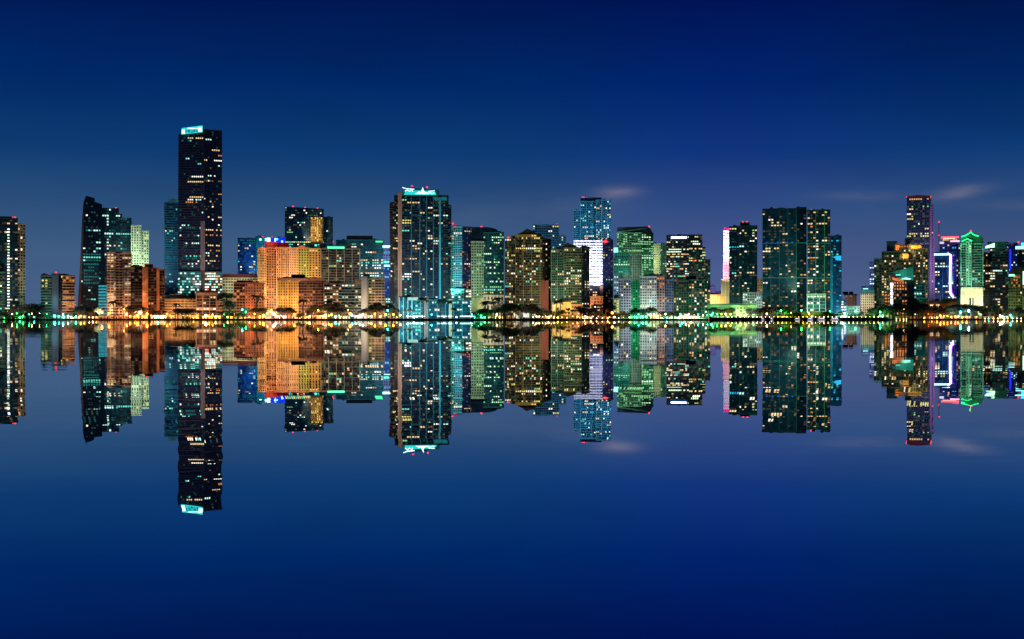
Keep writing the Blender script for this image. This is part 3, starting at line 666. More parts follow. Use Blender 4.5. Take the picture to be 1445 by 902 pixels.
# 22 tower with curved dark crown
t = Bld('curved_tower', 'office tower with rounded dark crown and gridded stone left side', R2, 687, sn='round crowned office tower', rng=(664, 711))
t.w((665, 683, 342), '#8a8c68', fh=3.7, bw=3.5, win=(.55, .55), wincol='#14201a', lit=.06, pal='grn', band=(.3, .4, '#9a9c74'))
t.w((682, 711, 329), '#0a2428', glass=True, dy=2, fh=3.5, bw=2.7, lit=.10, pal='grn', band=(.25, .5, '#1c5450'),
    rows=[(335, 694, 704, .9, 'grnw'), (339, 691, 695, .9, 'grnw'), (344, 701, 706, .9, 'white'), (352, 692, 695, .9, 'white'), (356.5, 682, 691, .95, 'grnw'), (361, 692, 710, .7, 'dteal'), (369, 690, 705, .7, 'grnw'), (378, 692, 697, .9, 'white'), (387, 691, 698, .8, 'grnw'), (399, 684, 710, .5, 'tealw'), (409, 684, 710, .8, 'teal'), (414, 684, 711, .7, 'yel')])
t.shape('crown', [(665, 343), (711, 343), (711, 328), (703, 327.5), (701, 323.2), (690, 320.4), (668, 320.2), (665, 321.5)], glassmat('#101c28'), 3, 34)
t.w((666, 683, 420, 449), '#a8a878', dy=-3, dp=6, fh=6, bw=5, roof=False)
t.w((682, 711, 418, 449), '#d8c0a0', dy=-2, dp=6, fh=5.5, bw=4.6, win=(.55, .7), wincol='#2c5c6c')
t.beacon((679.3, 319.2)); t.flood(665, 683, 342, 440, '#c8ff90', .33, up=.1); t.flood(682, 711, 418, 446, '#ffd0a8', .55, dist=30); t.flood(682, 711, 330, 418, '#40c0b8', .26)

# 23 gabled yellowish condo
t = Bld('gabled_condo', 'tall yellow brown condo with stepped gable roof at left of a twin', R1, 744, sn='taller gabled condo', rng=(711, 777))
t.w([(712.5, 449), (727, 449), (727, 333), (722, 333), (722, 336), (712.5, 336)], '#5c5438', fh=3.0, bw=2.5, win=(.62, .58), wincol='#10100c', lit=.16, pal='resg', band=(.5, .4, '#847848'))
t.w([(727, 449), (765, 449), (765, 335), (757, 331), (757, 334), (729, 334), (727, 333)], '#50482c', dy=-2, fh=3.0, bw=2.5, win=(.62, .58), wincol='#10100c', lit=.20, pal='resg', band=(.9, .45, '#7c7044'), pier=(4, .8, .9, '#8c8050'))
t.w((765, 777.5, 338), '#1a1410', sk=(0, 16), fh=3.25, bw=3, win=(.6, .5), wincol='#080606', lit=.10, pal='res', band=(.4, .4, '#2c2018'))
t.w((763.5, 774, 396, 449), '#7c3c2c', dy=-3, dp=4, roof=False)
t.shape('gable_roof', [(724, 335.5), (768, 335.5), (763, 331), (757, 330), (752, 326), (743.5, 322.8), (737, 327.5), (731, 330), (728, 334)], wallmat('#3c2c1c'), -1.6, 26)
t.w((727, 757, 331, 335), '#c8a050', dy=-3, dp=2, roof=False, fh=4, bw=3, lit=.4, pal='gold')
t.beacon((717, 334.6)); t.flood(712, 766, 333, 446, '#e8d890', .30, n=2, up=.1); t.flood(763, 774, 396, 446, '#ff7850', .22)

# 24 bluish tower behind
t = Bld('blue_condo', 'pale blue condo tower mostly behind the gabled twins', R3, 775, sn='pale blue condo tower')
t.w((752, 788.5, 318), '#2c5c74', fh=3.3, bw=3.1, win=(.62, .55), wincol='#0a2030', lit=.09, pal='blu', band=(.6, .5, '#4888a0'))
t.w((788.5, 798.5, 333.5), '#2c6078', dy=3, fh=3.3, bw=3.1, win=(.6, .55), wincol='#0a2030', lit=.12, pal='blu', band=(.6, .5, '#4888a0'))
t.beacon((759.5, 317), (777.5, 317), (785.5, 316.2)); t.flood(752, 799, 318, 380, '#58c0e8', .42, n=2, up=.2)

# 25 second gabled condo
t = Bld('gabled_condo', 'lower greenish condo with small pointed roof at right of the twin', R1, 803, sn='lower gabled condo', rng=(777, 832))
t.w((777.5, 796, 353), '#44604c', fh=3.0, bw=2.5, win=(.6, .58), wincol='#0c1814', lit=.15, pal='resg', band=(.7, .45, '#5c9478'), pier=(3, .7, .8, '#64a084'))
t.w((796, 820.5, 351), '#5c6848', dy=-2, fh=3.0, bw=2.5, win=(.6, .58), wincol='#10180f', lit=.18, pal='resg', band=(.9, .45, '#889468'), rows=[(388, 812, 820, .9, 'white'), (381, 810, 820, .7, 'grnw'), (402, 812, 820, .8, 'warm')])
t.w((820.5, 832, 349), '#0a1424', sk=(0, 14), fh=3.25, bw=3, win=(.6, .5), wincol='#060a10', lit=.08, pal='res', band=(.4, .4, '#142838'))
t.shape('pointed_roof', [(788, 352), (821, 352), (816, 349), (809, 346), (800.5, 342.8), (794, 348)], wallmat('#1c2018'), -1.6, 24)
t.shape('pointed_roof', [(816, 350), (833, 350), (828, 347), (822, 347)], wallmat('#101c20'), 1, 24)
t.flood(777, 821, 351, 446, '#b8e8a8', .32, n=2, up=.1)
t = Bld('clubhouse', 'gold lit villa with arched openings below the gabled twin', 1485, 795, cat='villa', sn='gold lit villa', rng=(778, 806))
t.w((779, 806, 428), '#e8bc68', fh=4.4, bw=4.2, win=(.5, .6), wincol='#4a2c10', lit=.35, pal='gold', dp=12, pier=(2, .9, .6, '#f0cc80'))
t.w((806, 822, 431), '#c88c60', dy=1, fh=3.6, bw=3.6, win=(.6, .55), wincol='#3a2014', lit=.22, pal='res', dp=12)
t.box('roof_balustrade', 781, 804, 426, 428, wallmat('#f0d090'), 0, 3)
t.flood(779, 822, 428, 446, '#ffb850', .95, n=3, dist=14)

# 26 tall blue tower
t = Bld('blue_highrise', 'tall pale blue highrise with small windows and cut left shoulder', R4, 836, sn='tall pale blue highrise')
t.w((809.5, 819, 297), '#2c6c8c', dy=4, fh=3.4, bw=3, win=(.55, .5), wincol='#0a2438', lit=.07, pal='blu', band=(.5, .5, '#58a0b8'))
t.w((819, 841, 285), '#2a6888', fh=3.4, bw=3, win=(.6, .55), wincol='#0a2438', lit=.12, pal='blu', band=(.5, .5, '#4c98b4'), pier=(3, .8, .6, '#5cacc4'))
t.w((841, 862, 283.5), '#2a6c90', dy=-3, fh=3.4, bw=3, win=(.6, .55), wincol='#0a2438', lit=.14, pal='blu', band=(.5, .5, '#4c98b8'), pier=(3, .8, .6, '#5cacc8'))
t.w((819, 848.5, 279.8, 288), '#1c4058', dy=4, dp=20, roof=True); t.w((846, 853, 282, 288), '#1c4860', dy=5, dp=16)
t.beacon((827.5, 278.4), (821.3, 278.0), (823.7, 277.6)); t.flood(809, 862, 281, 342, '#58c8f0', .62, n=2, up=.3)

# 27 white-lit office tower with red emblem
t = Bld('white_tower', 'office tower with floodlit white face and red roof emblem', R2, 838, sn='white faced office tower', rng=(832, 866))
t.w((809.5, 850.5, 340), '#e0e0f0', fh=3.5, bw=4.0, win=(.9, .4), wincol='#222848', lit=.03, pal='bwhite', dy=8)
t.w((832.5, 846.5, 403, 449), '#141830', dy=5, dp=4, fh=3.5, bw=3.6, lit=.06, pal='warm', roof=False)
t.w((846.5, 851, 403, 449), '#c08878', dy=4, dp=6, roof=False)
t.w((850.5, 865.5, 338.5), '#0a0e20', glass=True, dy=4, sk=(6, 20), fh=3.5, bw=3.3, lit=.04, pal='yel', rows=[(395.5, 857, 865, .9, 'grn'), (368, 853, 864, .4, 'dim')])
t.box('penthouse', 822, 847, 336.5, 340, wallmat('#202838'), 10, 26)
b = MB(); zc = t.Z(340.5); b.ball((t.X(854.3), 5.6, zc), 2.0, 10, 6); b.box(t.X(851), t.X(858), 5.2, 5.9, zc-.9, zc+.4); b.build('red_emblem', emit('#ff2838', 2.6, True), t.e)
t.flood(809, 850, 340, 402, '#d4deff', 3.2, n=2, up=.2)
t = Bld('pink_pavilion', 'small terracotta lit block at the foot of the white tower', 1482, 843, cat='block', sn='terracotta block', rng=(832, 851))
t.w((833, 851, 420), '#c87c58', fh=3.5, bw=3.8, win=(.5, .4), wincol='#3c1c10', lit=.08, pal='org', dp=14)
t.w((834, 851, 431, 449), '#181818', dy=-2, dp=2, fh=3.5, bw=3.4, lit=.4, pal='white', roof=False); t.flood(833, 851, 420, 434, '#ff9050', .62, dist=20)

# 28-31 green group
t = Bld('teal_stepped_tower', 'stepped teal tower with small bright top light', R3, 878, sn='stepped teal tower')
t.w((866, 889, 365), '#247c6c', fh=3.4, bw=3.1, win=(.58, .5), wincol='#0a2c28', lit=.12, pal='grn', rows=[(372, 866, 888, .8, 'grnw')])
t.w((868, 880, 353), '#2c8c78', dy=3, fh=3.4, bw=3.1, win=(.55, .5), wincol='#0a2c28', lit=.10, pal='grn'); t.box('roof_lamp', 866, 872, 349.5, 356, emit('#90fff0', 1.7, True), 1.5, 6); t.w((880, 888, 359), '#288470', dy=3)
t.flood(866, 890, 350, 395, '#50ffc8', .42, up=.3)
t = Bld('green_tower', 'green lit office tower with a wedge of dark roof', R4, 896, sn='green office tower')
t.w((870.5, 906, 329.5), '#5c8c68', fh=3.6, bw=3.2, win=(.7, .5), wincol='#1c3c2c', lit=.24, pal='grn', band=(.2, .5, '#90c090'))
t.w((905, 922, 330), '#103424', glass=True, sk=(0, 5), fh=3.6, bw=3.4, lit=.45, pal='grn', band=(.3, .5, '#244c38'), rows=[(363, 905, 921, 1, 'grnw'), (351, 905, 921, .9, 'grn'), (346, 905, 921, .9, 'grn'), (341, 905, 921, .9, 'grn'), (336, 905, 921, .9, 'grnw')])
t.shape('wedge_roof', [(870.5, 330), (922, 330), (917, 322), (914, 319.8), (871, 320.5)], wallmat('#16242c'), 1, 30); t.shape('roof_ramp', [(871, 328.5), (914, 322.5), (914, 321.2), (871, 326.5)], wallmat('#507868'), -.2, 1.2)
t.beacon((916, 319.2)); t.flood(870, 907, 345, 395, '#c0ffb8', .62, n=2)
t = Bld('grey_slab', 'slim grey gridded slab in front of the green office tower', R3, 897, sn='slim grey slab')
t.w((889, 905.5, 361), '#7c8c7c', fh=3.5, bw=3.2, win=(.5, .5), wincol='#2c3c34', lit=.03, pal='grn'); t.flood(889, 906, 361, 397, '#d0ffd0', .3, up=.2)
t = Bld('white_condo', 'pale blue white gridded condo beside a narrow tan annex', R1, 878, sn='pale gridded condo', rng=(866, 891))
t.w((866, 873, 389), '#8cb0c8', dy=3, fh=3.2, bw=3, win=(.5, .5), wincol='#1c3c54', lit=.10, pal='tealw')
t.w((872.5, 890.5, 395), '#98a4b8', fh=3.2, bw=2.9, win=(.6, .55), wincol='#141c30', lit=.10, pal='res', band=(.5, .4, '#a8b4c4'))
t.w((866, 874, 423, 449), '#a09468', dy=-4, dp=8, fh=3.3, bw=3.2, win=(.6, .5), wincol='#2c2c18', lit=.35, pal='yel'); t.flood(866, 891, 392, 446, '#c0d8ff', .36)
t = Bld('green_block', 'narrow bright green lit block between two pale condos', R2, 897, cat='block', sn='bright green block')
t.w((889, 904, 398), '#30b080', fh=3.3, bw=3.1, win=(.55, .5), wincol='#0a4030', lit=.07, pal='grn'); t.flood(889, 904, 398, 446, '#40ffb0', .58, up=.1)
t = Bld('white_apartment', 'broad pale gridded apartment house turning pink and blue at right', R1, 926, cat='apartment house', sn='pale apartment house', rng=(891, 951))
t.w((903, 926.5, 391.5), '#a0b4b4', fh=3.2, bw=2.9, win=(.6, .55), wincol='#1c2c38', lit=.12, pal='res', band=(.4, .4, '#b8c8c4'))
t.w((926.5, 938, 391), '#8c7470', dy=2, fh=3.2, bw=2.9, win=(.6, .55), wincol='#1c1a28', lit=.18, pal='org')
t.w((938, 950.5, 396), '#485878', dy=4, fh=3.2, bw=2.9, win=(.6, .55), wincol='#10182c', lit=.14, pal='res', band=(.3, .4, '#586c94'))
t.w((915, 928, 388.5, 392), '#88a0a8', dy=4, dp=12); t.w((928, 935, 389, 393), '#1c2838', dy=4, dp=12)
t.flood(903, 927, 391, 446, '#c0fff0', .38); t.flood(926, 938, 400, 446, '#ffb0a0', .55); t.flood(938, 951, 400, 446, '#5078ff', .34)

# 32 cream tower behind
t = Bld('cream_tower', 'pale cream tower half hidden by the dark sign tower', R4, 931, sn='pale cream tower')
t.w((922.5, 932, 345), '#d0d0a0', fh=3.5, bw=3.2, win=(.4, .4), wincol='#50583c', lit=.06, pal='grn'); t.w((932, 941, 345), '#2c5c50', glass=True, sk=(0, 6), fh=3.5, bw=3.2, lit=.2, pal='resg', band=(.3, .5, '#64987c'))
t.flood(922, 941, 345, 390, '#d8ffb0', .6, up=.3)

# 33 dark office with white sign bar
t = Bld('sign_tower', 'dark office tower with white light bar sign and stepped right side', R2, 970, sn='dark tower with white sign bar')
t.w((940.5, 972, 333), '#2c3440', fh=3.1, bw=2.4, win=(.9, .45), wincol='#0c1424', lit=.15, pal='offw', band=(.2, .5, '#40423c'), rows=[(352, 941, 971, .7, 'grnw'), (356, 943, 960, .8, 'grnw'), (359.5, 941, 971, .5, 'warm'), (380, 942, 971, .5, 'warm'), (389, 958, 971, .7, 'grn')])
t.w((972, 991, 332.5), '#1c3430', sk=(0, 5), fh=3.1, bw=2.4, win=(.8, .5), wincol='#0c1c1c', lit=.16, pal='resg', band=(.2, .4, '#24403c'), rows=[(342.5, 976, 985, 1, 'grnw'), (352, 974, 990, .7, 'warm')])
t.w((991, 995.5, 350), '#0c2424', dy=7, fh=3.7, bw=2.6, win=(.8, .5), wincol='#081818', lit=.2, pal='resg'); t.w((995.5, 1002.5, 367), '#10302c', dy=9, fh=3.7, bw=2.8, win=(.8, .5), wincol='#081c1c', lit=.12, pal='resg', band=(.2, .4, '#284c44'))
sg = t.box('sign_board', 945.5, 970.5, 331.8, 338.6, wallmat('#0c4c94'), -.8, -.1); b = MB(); b.box(t.X(947), t.X(969), -1.4, -.85, t.Z(336.6), t.Z(334.0)); link('sign_bar', b.mesh('sign_bar', emit('#f4f8ff', 3.2, True)), sg)
for (a, c) in ((979.5, 368.3), (968.5, 389.8), (953.5, 396)): t.box('red_lamp', a-1.2, a+1.2, c-.8, c+.8, emit('#ff2038', 1.6), -1.2, -.3)
t.flood(940, 1002, 340, 400, '#c8d8b0', .36, n=2)
t = Bld('green_condo', 'dark green front condo with fine grid and scattered warm windows', R1, 974, sn='dark green gridded condo', rng=(951, 998))
t.w((950.5, 972, 397.5), '#18382c', fh=3.2, bw=2.9, win=(.62, .6), wincol='#081812', lit=.10, pal='res', band=(.3, .35, '#3c6450'), mull=(.45, 1, '#34584a'))
t.w((972, 998, 396), '#124440', dy=1, fh=3.2, bw=2.9, win=(.62, .6), wincol='#082020', lit=.16, pal='res', band=(.3, .35, '#2c746c'), mull=(.45, 1, '#28685e'))
t.w((968, 982, 391, 397), '#0e2830', dy=6, dp=14); t.flood(950, 999, 396, 446, '#60f0c0', .20, n=2)

# 35-39
t = Bld('slim_lit_tower', 'slim tower glowing pink and white beside a dark glass tower', R3, 1024, sn='pink and white slim tower')
t.w((1021, 1030, 327), '#ece0f0', fh=3.8, bw=2.8, dp=14, win=(.45, .35), wincol='#9a86a8', band=(.15, .3, '#ffffff')); t.w((1020.3, 1030, 369), '#e8c0cc', dy=-1.5, dp=16, fh=3.8, bw=3.0, win=(.45, .35), wincol='#a07890'); t.w((1021.5, 1029.5, 323.2, 328), '#e83098', dy=1, dp=12)
t.w((1017.5, 1030, 395, 449), '#c8c090', dy=-4, dp=20, pier=(2, 1, .6, '#e8dca8'))
t.flood(1020, 1030, 328, 369, '#f0e4ff', 2.6, up=.3); t.flood(1020, 1030, 369, 395, '#ffb8d8', 1.5, up=.2); t.flood(1017, 1030, 396, 430, '#f0e8a0', .55); t.flood(1020, 1030, 323, 328, '#ff40a0', .8, dist=20, up=-1)
t = Bld('glass_condo', 'dark teal glass condo tower with two red lamps on its rooftop box', R2, 1048, sn='dark teal glass condo')
t.w((1029, 1043, 321), '#0a2028', glass=True, fh=3.4, bw=3.2, lit=.14, pal='resg', band=(.3, .4, '#1c4c4c'), rows=[(347.5, 1030, 1052, .8, 'cyan'), (323, 1030, 1037, .9, 'warm')], mull=(.4, 4, '#3c7468'))
t.w((1043, 1068.5, 320), '#0c2a30', glass=True, dy=-2, fh=3.4, bw=3.2, lit=.12, pal='resg', band=(.3, .4, '#20585a'), mull=(.45, 3, '#347a70'), rows=[(347, 1043, 1050, .9, 'tealw')])
t.box('penthouse', 1044.5, 1057.8, 313.5, 320, wallmat('#1c1420'), 3, 16); t.beacon((1048.3, 312.8), (1054.2, 312.6))
t.flood(1029, 1069, 340, 440, '#68d8c0', .30, n=2)
t = Bld('warm_block', 'low glowing yellow block behind the green garage', R2, 1013, cat='block', sn='glowing yellow block')
t.w((1002, 1024, 417.5), '#f0c878', fh=12, bw=3, pier=(1, .7, .5, '#ffe8b0'), lit=.0, dp=20); t.flood(1002, 1024, 417, 432, '#ffd060', 1.5, dist=24)
t = Bld('lilac_block', 'distant lilac apartment block stepped at its right', R4, 1009, cat='block', sn='distant lilac block')
t.w((1002.5, 1010, 403), '#9088c0', fh=3.4, bw=3, win=(.5, .5), wincol='#5c589a'); t.w((1010, 1017, 412), '#8880b8', dy=2, fh=3.4, bw=3, win=(.5, .5), wincol='#5c589a'); t.flood(1002, 1017, 404, 420, '#b0a8ff', .4, up=.4)
t = Bld('parking_garage', 'long green lit parking garage with open decks at the water', R1, 1033, cat='garage', sn='green lit parking garage', rng=(998, 1070))
t.w((998, 1068, 430.5), '#6cb080', fh=3.2, bw=5, win=(.92, .4), wincol='#123820', lit=.14, pal='grnw', dp=40)
t.w((998, 1068, 430.5, 433), '#a0e098', dy=-1.5, dp=3, roof=False, fh=2, bw=5, lit=.15, pal='grn')
t.w((1038.5, 1053, 433, 449), '#c8e8a0', dy=-3, dp=6, fh=3.2, bw=4, win=(.7, .45), wincol='#284c20', lit=.3, pal='grnw')
t.flood(998, 1040, 430, 446, '#50ff90', .55, n=2, dist=22); t.flood(1036, 1068, 431, 446, '#d8ff90', .85, n=2, dist=20)
t = Bld('white_grid_block', 'low white gridded block between two dark glass towers', R2-60, 1062, cat='block', sn='white gridded block')
t.w((1048, 1068, 414), '#a8b8a8', fh=3.3, bw=3, win=(.6, .55), wincol='#2c5048', lit=.14, pal='grnw'); t.w((1067, 1077, 414.5), '#c0ccc8', dy=-2, fh=3.3, bw=3, win=(.5, .5), wincol='#3c605c', lit=.14, pal='tealw')
t.box('planter', 1057, 1067, 411.5, 414, wallmat('#0c1c14'), 2, 8); t.flood(1048, 1077, 414, 436, '#c8ffe8', .5, n=2, dist=30)
t = Bld('tan_tower', 'narrow tan tower sliver beside the wide dark twin slab', R3, 1072, sn='narrow tan tower'); t.w((1068.5, 1076, 394), '#a08c60', fh=3.4, bw=3, win=(.5, .55), wincol='#241c10', lit=.15, pal='org'); t.flood(1068, 1076, 394, 414, WARMF, .4)

# 40 wide dark twin slab
t = Bld('twin_slab', 'widest dark glass slab pair with faint green grid lines', R1, 1123, sn='wide dark twin slab', rng=(1070, 1172))
t.w((1075.5, 1124, 295.5), '#0a2430', glass=True, fh=3.35, bw=3.3, lit=.05, pal='res', band=(.15, .3, '#123c40'), mull=(.5, 3, '#2c7468'),
    rows=[(343.5, 1076, 1123, .35, 'blue'), (309.5, 1086, 1104, .5, 'white'), (316, 1086, 1104, .7, 'warm'), (319, 1086, 1104, .7, 'warm'), (313, 1090, 1104, .5, 'warm'), (351, 1077, 1084, .9, 'warm'), (354, 1077, 1084, .9, 'white'), (377, 1078, 1084, .9, 'warm'), (380, 1078, 1084, .8, 'warm'), (391, 1118, 1124, .9, 'warm'), (410, 1118, 1124, .9, 'white'), (400, 1077, 1083, .9, 'white'), (430, 1076, 1124, .2, 'org'), (435, 1076, 1124, .25, 'org')])
t.w((1124, 1138, 293.8), '#081a22', glass=True, sk=(0, 6), fh=3.35, bw=3.3, lit=.04, pal='res', band=(.15, .3, '#0e3034'), mull=(.4, 4, '#1c4c48'))
t.w((1139, 1171.5, 298), '#0a222a', glass=True, dy=3, fh=3.35, bw=3.3, lit=.11, pal='res', band=(.15, .3, '#123c34'), mull=(.6, 3, '#58a868'), cols=[(1153, 300, 420, .25, 'white'), (1142, 300, 420, .2, 'warm')])
for py in (343, 392): 
    b = MB(); b.box(t.X(1075), t.X(1138.3), -.7, -.3, t.Z(py)-.5, t.Z(py)+.5); b.box(t.X(1138.8), t.X(1172), 2.2, 2.7, t.Z(py+.5)-.5, t.Z(py+.5)+.5); b.build('belt_course', wallmat('#2c7c70'), t.e)
t.w((1138.5, 1165, 416.5, 449), '#0c2c30', glass=True, dy=-8, dp=12, fh=4, bw=3.6, lit=.12, pal='white', rows=[(418, 1139, 1165, 1, 'yel'), (421, 1139, 1157, 1, 'grnw')], pier=(2, .7, .6, '#b8c8a8'), band=(.3, .4, '#94ac90'))
t.beacon((1104.8, 293)); t.beacon((1145, 296.2)); t.box('roof_lamp', 1116.8, 1118.8, 293.6, 295.2, emit('#a0ffb0', 2.5), 3, 5)
t.flood(1075, 1138, 320, 446, '#50c8c8', .34, n=2); t.flood(1138, 1172, 300, 420, '#60e890', .34, n=1, up=.1); t.flood(1138, 1166, 417, 446, '#b0ffb0', .55, dist=22)

# 41 slim bright blue tower
t = Bld('azure_tower', 'slim azure glass tower with bright cyan upper corner', R2, 1180, sn='slim azure tower', rng=(1172, 1190))
t.w((1172, 1187.5, 334), '#0c3a4c', glass=True, fh=3.5, bw=3.2, lit=.07, pal='cyan', band=(.3, .5, '#246c84'), rows=[(362, 1178, 1186, .9, 'cyan'), (358, 1178, 1186, .7, 'teal'), (366, 1180, 1186, .8, 'cyan'), (390, 1172, 1182, .6, 'teal')], cols=[(1174, 356, 446, .45, 'teal')])
t.w((1171.5, 1175, 357, 449), '#28b0b0', dy=-1.5, dp=4, roof=False); t.box('rooftop_block', 1175, 1187, 334, 336, wallmat('#203850'), 2, 14)
t.box('lit_panel', 1179, 1187, 361, 367, emit('#30b8f8', 1.1, True), -.35, -.25); t.beacon((1186.5, 337.5)); t.flood(1172, 1188, 345, 446, '#48b8e0', .36, n=2)

# 42 low distant blocks
t = Bld('brown_block', 'squat brown block with flat dark roof right of the azure tower', R3, 1200, cat='block', sn='squat brown block', rng=(1190, 1213))
t.w((1192.5, 1209, 416.5), '#94786c', fh=3.5, bw=3.4, win=(.25, .4), wincol='#4c3c38', lit=.06, pal='warm'); t.box('roof', 1191, 1210, 415, 416.5, wallmat('#202430'), -1, 30); t.box('rooftop_block', 1189, 1197, 411.5, 415, wallmat('#28304c'), 4, 12); t.box('rooftop_block', 1198, 1204, 411.5, 415, wallmat('#28304c'), 4, 12)
t.flood(1192, 1209, 416, 436, '#ffd8c0', .26)
t = Bld('pale_block', 'low pale green lit block along the quay', R2, 1203, cat='block', sn='low pale quay block')
t.w((1194, 1213, 433.5), '#90b8a0', fh=3.3, bw=3.2, win=(.6, .5), wincol='#2c5c4c', lit=.25, pal='grn'); t.w((1187, 1194, 424), '#4070a0', dy=3, fh=3.3, bw=3, win=(.8, .5), wincol='#101c38', lit=.3, pal='bwhite'); t.flood(1187, 1213, 433, 446, '#a0ffd0', .5, n=1, dist=24)
t = Bld('tan_grid_block', 'pale tan gridded block with blue sign board on top', R2, 1223, cat='block', sn='pale tan gridded block', rng=(1213, 1234))
t.w((1214.5, 1233.5, 407), '#c8b494', fh=3.4, bw=2.5, win=(.5, .6), wincol='#2c2420', dp=24); t.w((1214.5, 1233.5, 407, 415), '#3c6c70', dy=-.5, dp=3, roof=True, fh=3.3, bw=2.5, win=(.4, .5), wincol='#24484c')
sg = t.box('sign_board', 1216, 1233, 405.5, 409.5, wallmat('#0c4878'), -1.2, -.6); b = MB(); 
for k in range(6): b.box(t.X(1218+k*1.22), t.X(1218.85+k*1.22), -1.6, -1.25, t.Z(408.4), t.Z(406.9))
link('sign_lettering', b.mesh('sign_lettering', emit('#a0f0ff', 2.0)), sg); t.flood(1214, 1234, 415, 446, '#ffd0a0', .62, dist=34)
t = Bld('slim_grey_tower', 'thin bluish tower peeking left of the stepped green condo', R4, 1230, sn='thin bluish tower'); t.w((1227, 1234, 370), '#5c78b0', fh=3.5, bw=2.8, win=(.5, .5), wincol='#203058', lit=.2, pal='bwhite'); t.shape('roof_dome', [(1222, 404.5), (1234, 404.5), (1230, 401), (1226, 402)], wallmat('#58a090'), 0, 10); t.flood(1226, 1234, 370, 405, '#80a8ff', .3)

# 45 stepped green-tan condo
t = Bld('stepped_condo', 'broad stepped greenish condo with gold lit roof boxes', R2, 1272, sn='stepped green condo', rng=(1234, 1257))
t.w((1233, 1244, 366), '#244030', fh=3.3, bw=2.9, win=(.62, .58), wincol='#0c1810', lit=.10, pal='resg', band=(.4, .4, '#406450'))
t.w((1244, 1275, 356), '#34442c', dy=-2, fh=3.3, bw=2.9, win=(.62, .58), wincol='#101808', lit=.16, pal='res', band=(.5, .4, '#586844'))
t.w((1275, 1309, 352), '#3c4430', dy=1, fh=3.3, bw=2.9, win=(.62, .58), wincol='#10140c', lit=.16, pal='res', band=(.5, .4, '#646c4c'), pier=(4, .8, .8, '#6c7454'))
t.w((1251, 1266, 341.5, 357), '#30484c', dy=4, dp=20); t.w((1264, 1301, 346, 357), '#74604c', dy=3, dp=22, fh=3.4, bw=3.2, win=(.5, .5), wincol='#201810', lit=.12, pal='org')
t.w((1286, 1300, 347, 351), '#ffb838', dy=-1, dp=3, roof=False); t.w((1274, 1282, 358.5, 365), '#ffb048', dy=-4, dp=3, roof=False); t.w((1264, 1269, 345.5, 353), '#ffa030', dy=1, dp=3, roof=False)
t.w((1277, 1290, 338, 346.5), '#1c2838', dy=6, dp=14)
t.w((1298, 1310, 352, 446), '#586050', sk=(-2, 8), fh=3.3, bw=2.9, win=(.6, .55), wincol='#14180f', lit=.2, pal='res', band=(.5, .4, '#808468'))
t.beacon((1274, 345.5), (1280, 345)); t.flood(1233, 1310, 355, 440, '#c8e0a0', .22, n=3, up=.1); t.flood(1286, 1300, 346, 351, '#ffc040', 1.9, dist=18); t.flood(1273, 1283, 358, 365, '#ffb850', 1.7, dist=14); t.flood(1263, 1270, 345, 353, '#ff9c30', 1.3, dist=14)
t = Bld('wedge_building', 'dark block with slanting teal roof and white light column', R1, 1272, cat='block', sn='slant roofed block', rng=(1248, 1290))
t.w((1261, 1280, 397, 449), '#141a20', fh=3.5, bw=3.3, win=(.6, .6), wincol='#0a0c10', lit=.28, pal='org', band=(.3, .35, '#2c2c2c'))
t.w((1256, 1260.5, 434, 449), '#241e20', dy=-1, roof=False); t.w((1256, 1260.5, 399, 434), '#201c20', dy=-1, fh=3.5, bw=3.2, lit=1, pal='bwhite', lw=.9, lh=.85)
t.w((1248, 1256, 410), '#6a4830', dy=3, fh=3.5, bw=3, lit=.6, pal='org', band=(1.0, .5, '#94683c'))
t.w((1280, 1290.5, 393), '#2c4c50', sk=(0, 8), dp=20)
t.shape('slant_roof', [(1256, 388), (1274, 395), (1289, 395.5), (1289, 378), (1281, 378.5), (1255, 384.5)], wallmat('#0f7c70'), -1.5, 18)
t.shape('dark_roof_panel', [(1255.5, 391), (1272, 391.5), (1270, 387), (1256, 384.8)], wallmat('#141c30'), -2.2, -1.6); t.shape('soffit', [(1259, 395), (1275, 398.5), (1275, 394.5), (1259, 391.5)], wallmat('#d88850'), -2.0, 6)  # dark blue panel set on the front of the slanting roof
t.shape('roof_light', [(1271, 394), (1284, 394.8), (1286, 393.5), (1278, 392)], emit('#a0ffe0', 2.0, True), -2.0, -1.6); t.box('roof_light', 1264, 1271, 387, 389, emit('#50f8d8', 1.2), -2.6, -2.25)
t.flood(1274, 1290, 378, 396, '#40ffd8', .5, dist=30); t.flood(1258, 1276, 391, 399, '#ff9050', .8, dist=20)
t = Bld('teal_terrace', 'low teal terraced block right of the slant roofed block', R1+60, 1297, cat='block', sn='low teal terraced block', rng=(1290, 1305)); t.w((1289, 1305, 404), '#146a60', fh=3.5, bw=3.3, win=(.7, .5), wincol='#0a2830', lit=.10, pal='tealw', band=(.6, .5, '#209080')); t.flood(1289, 1305, 404, 428, '#30f0d8', .4)

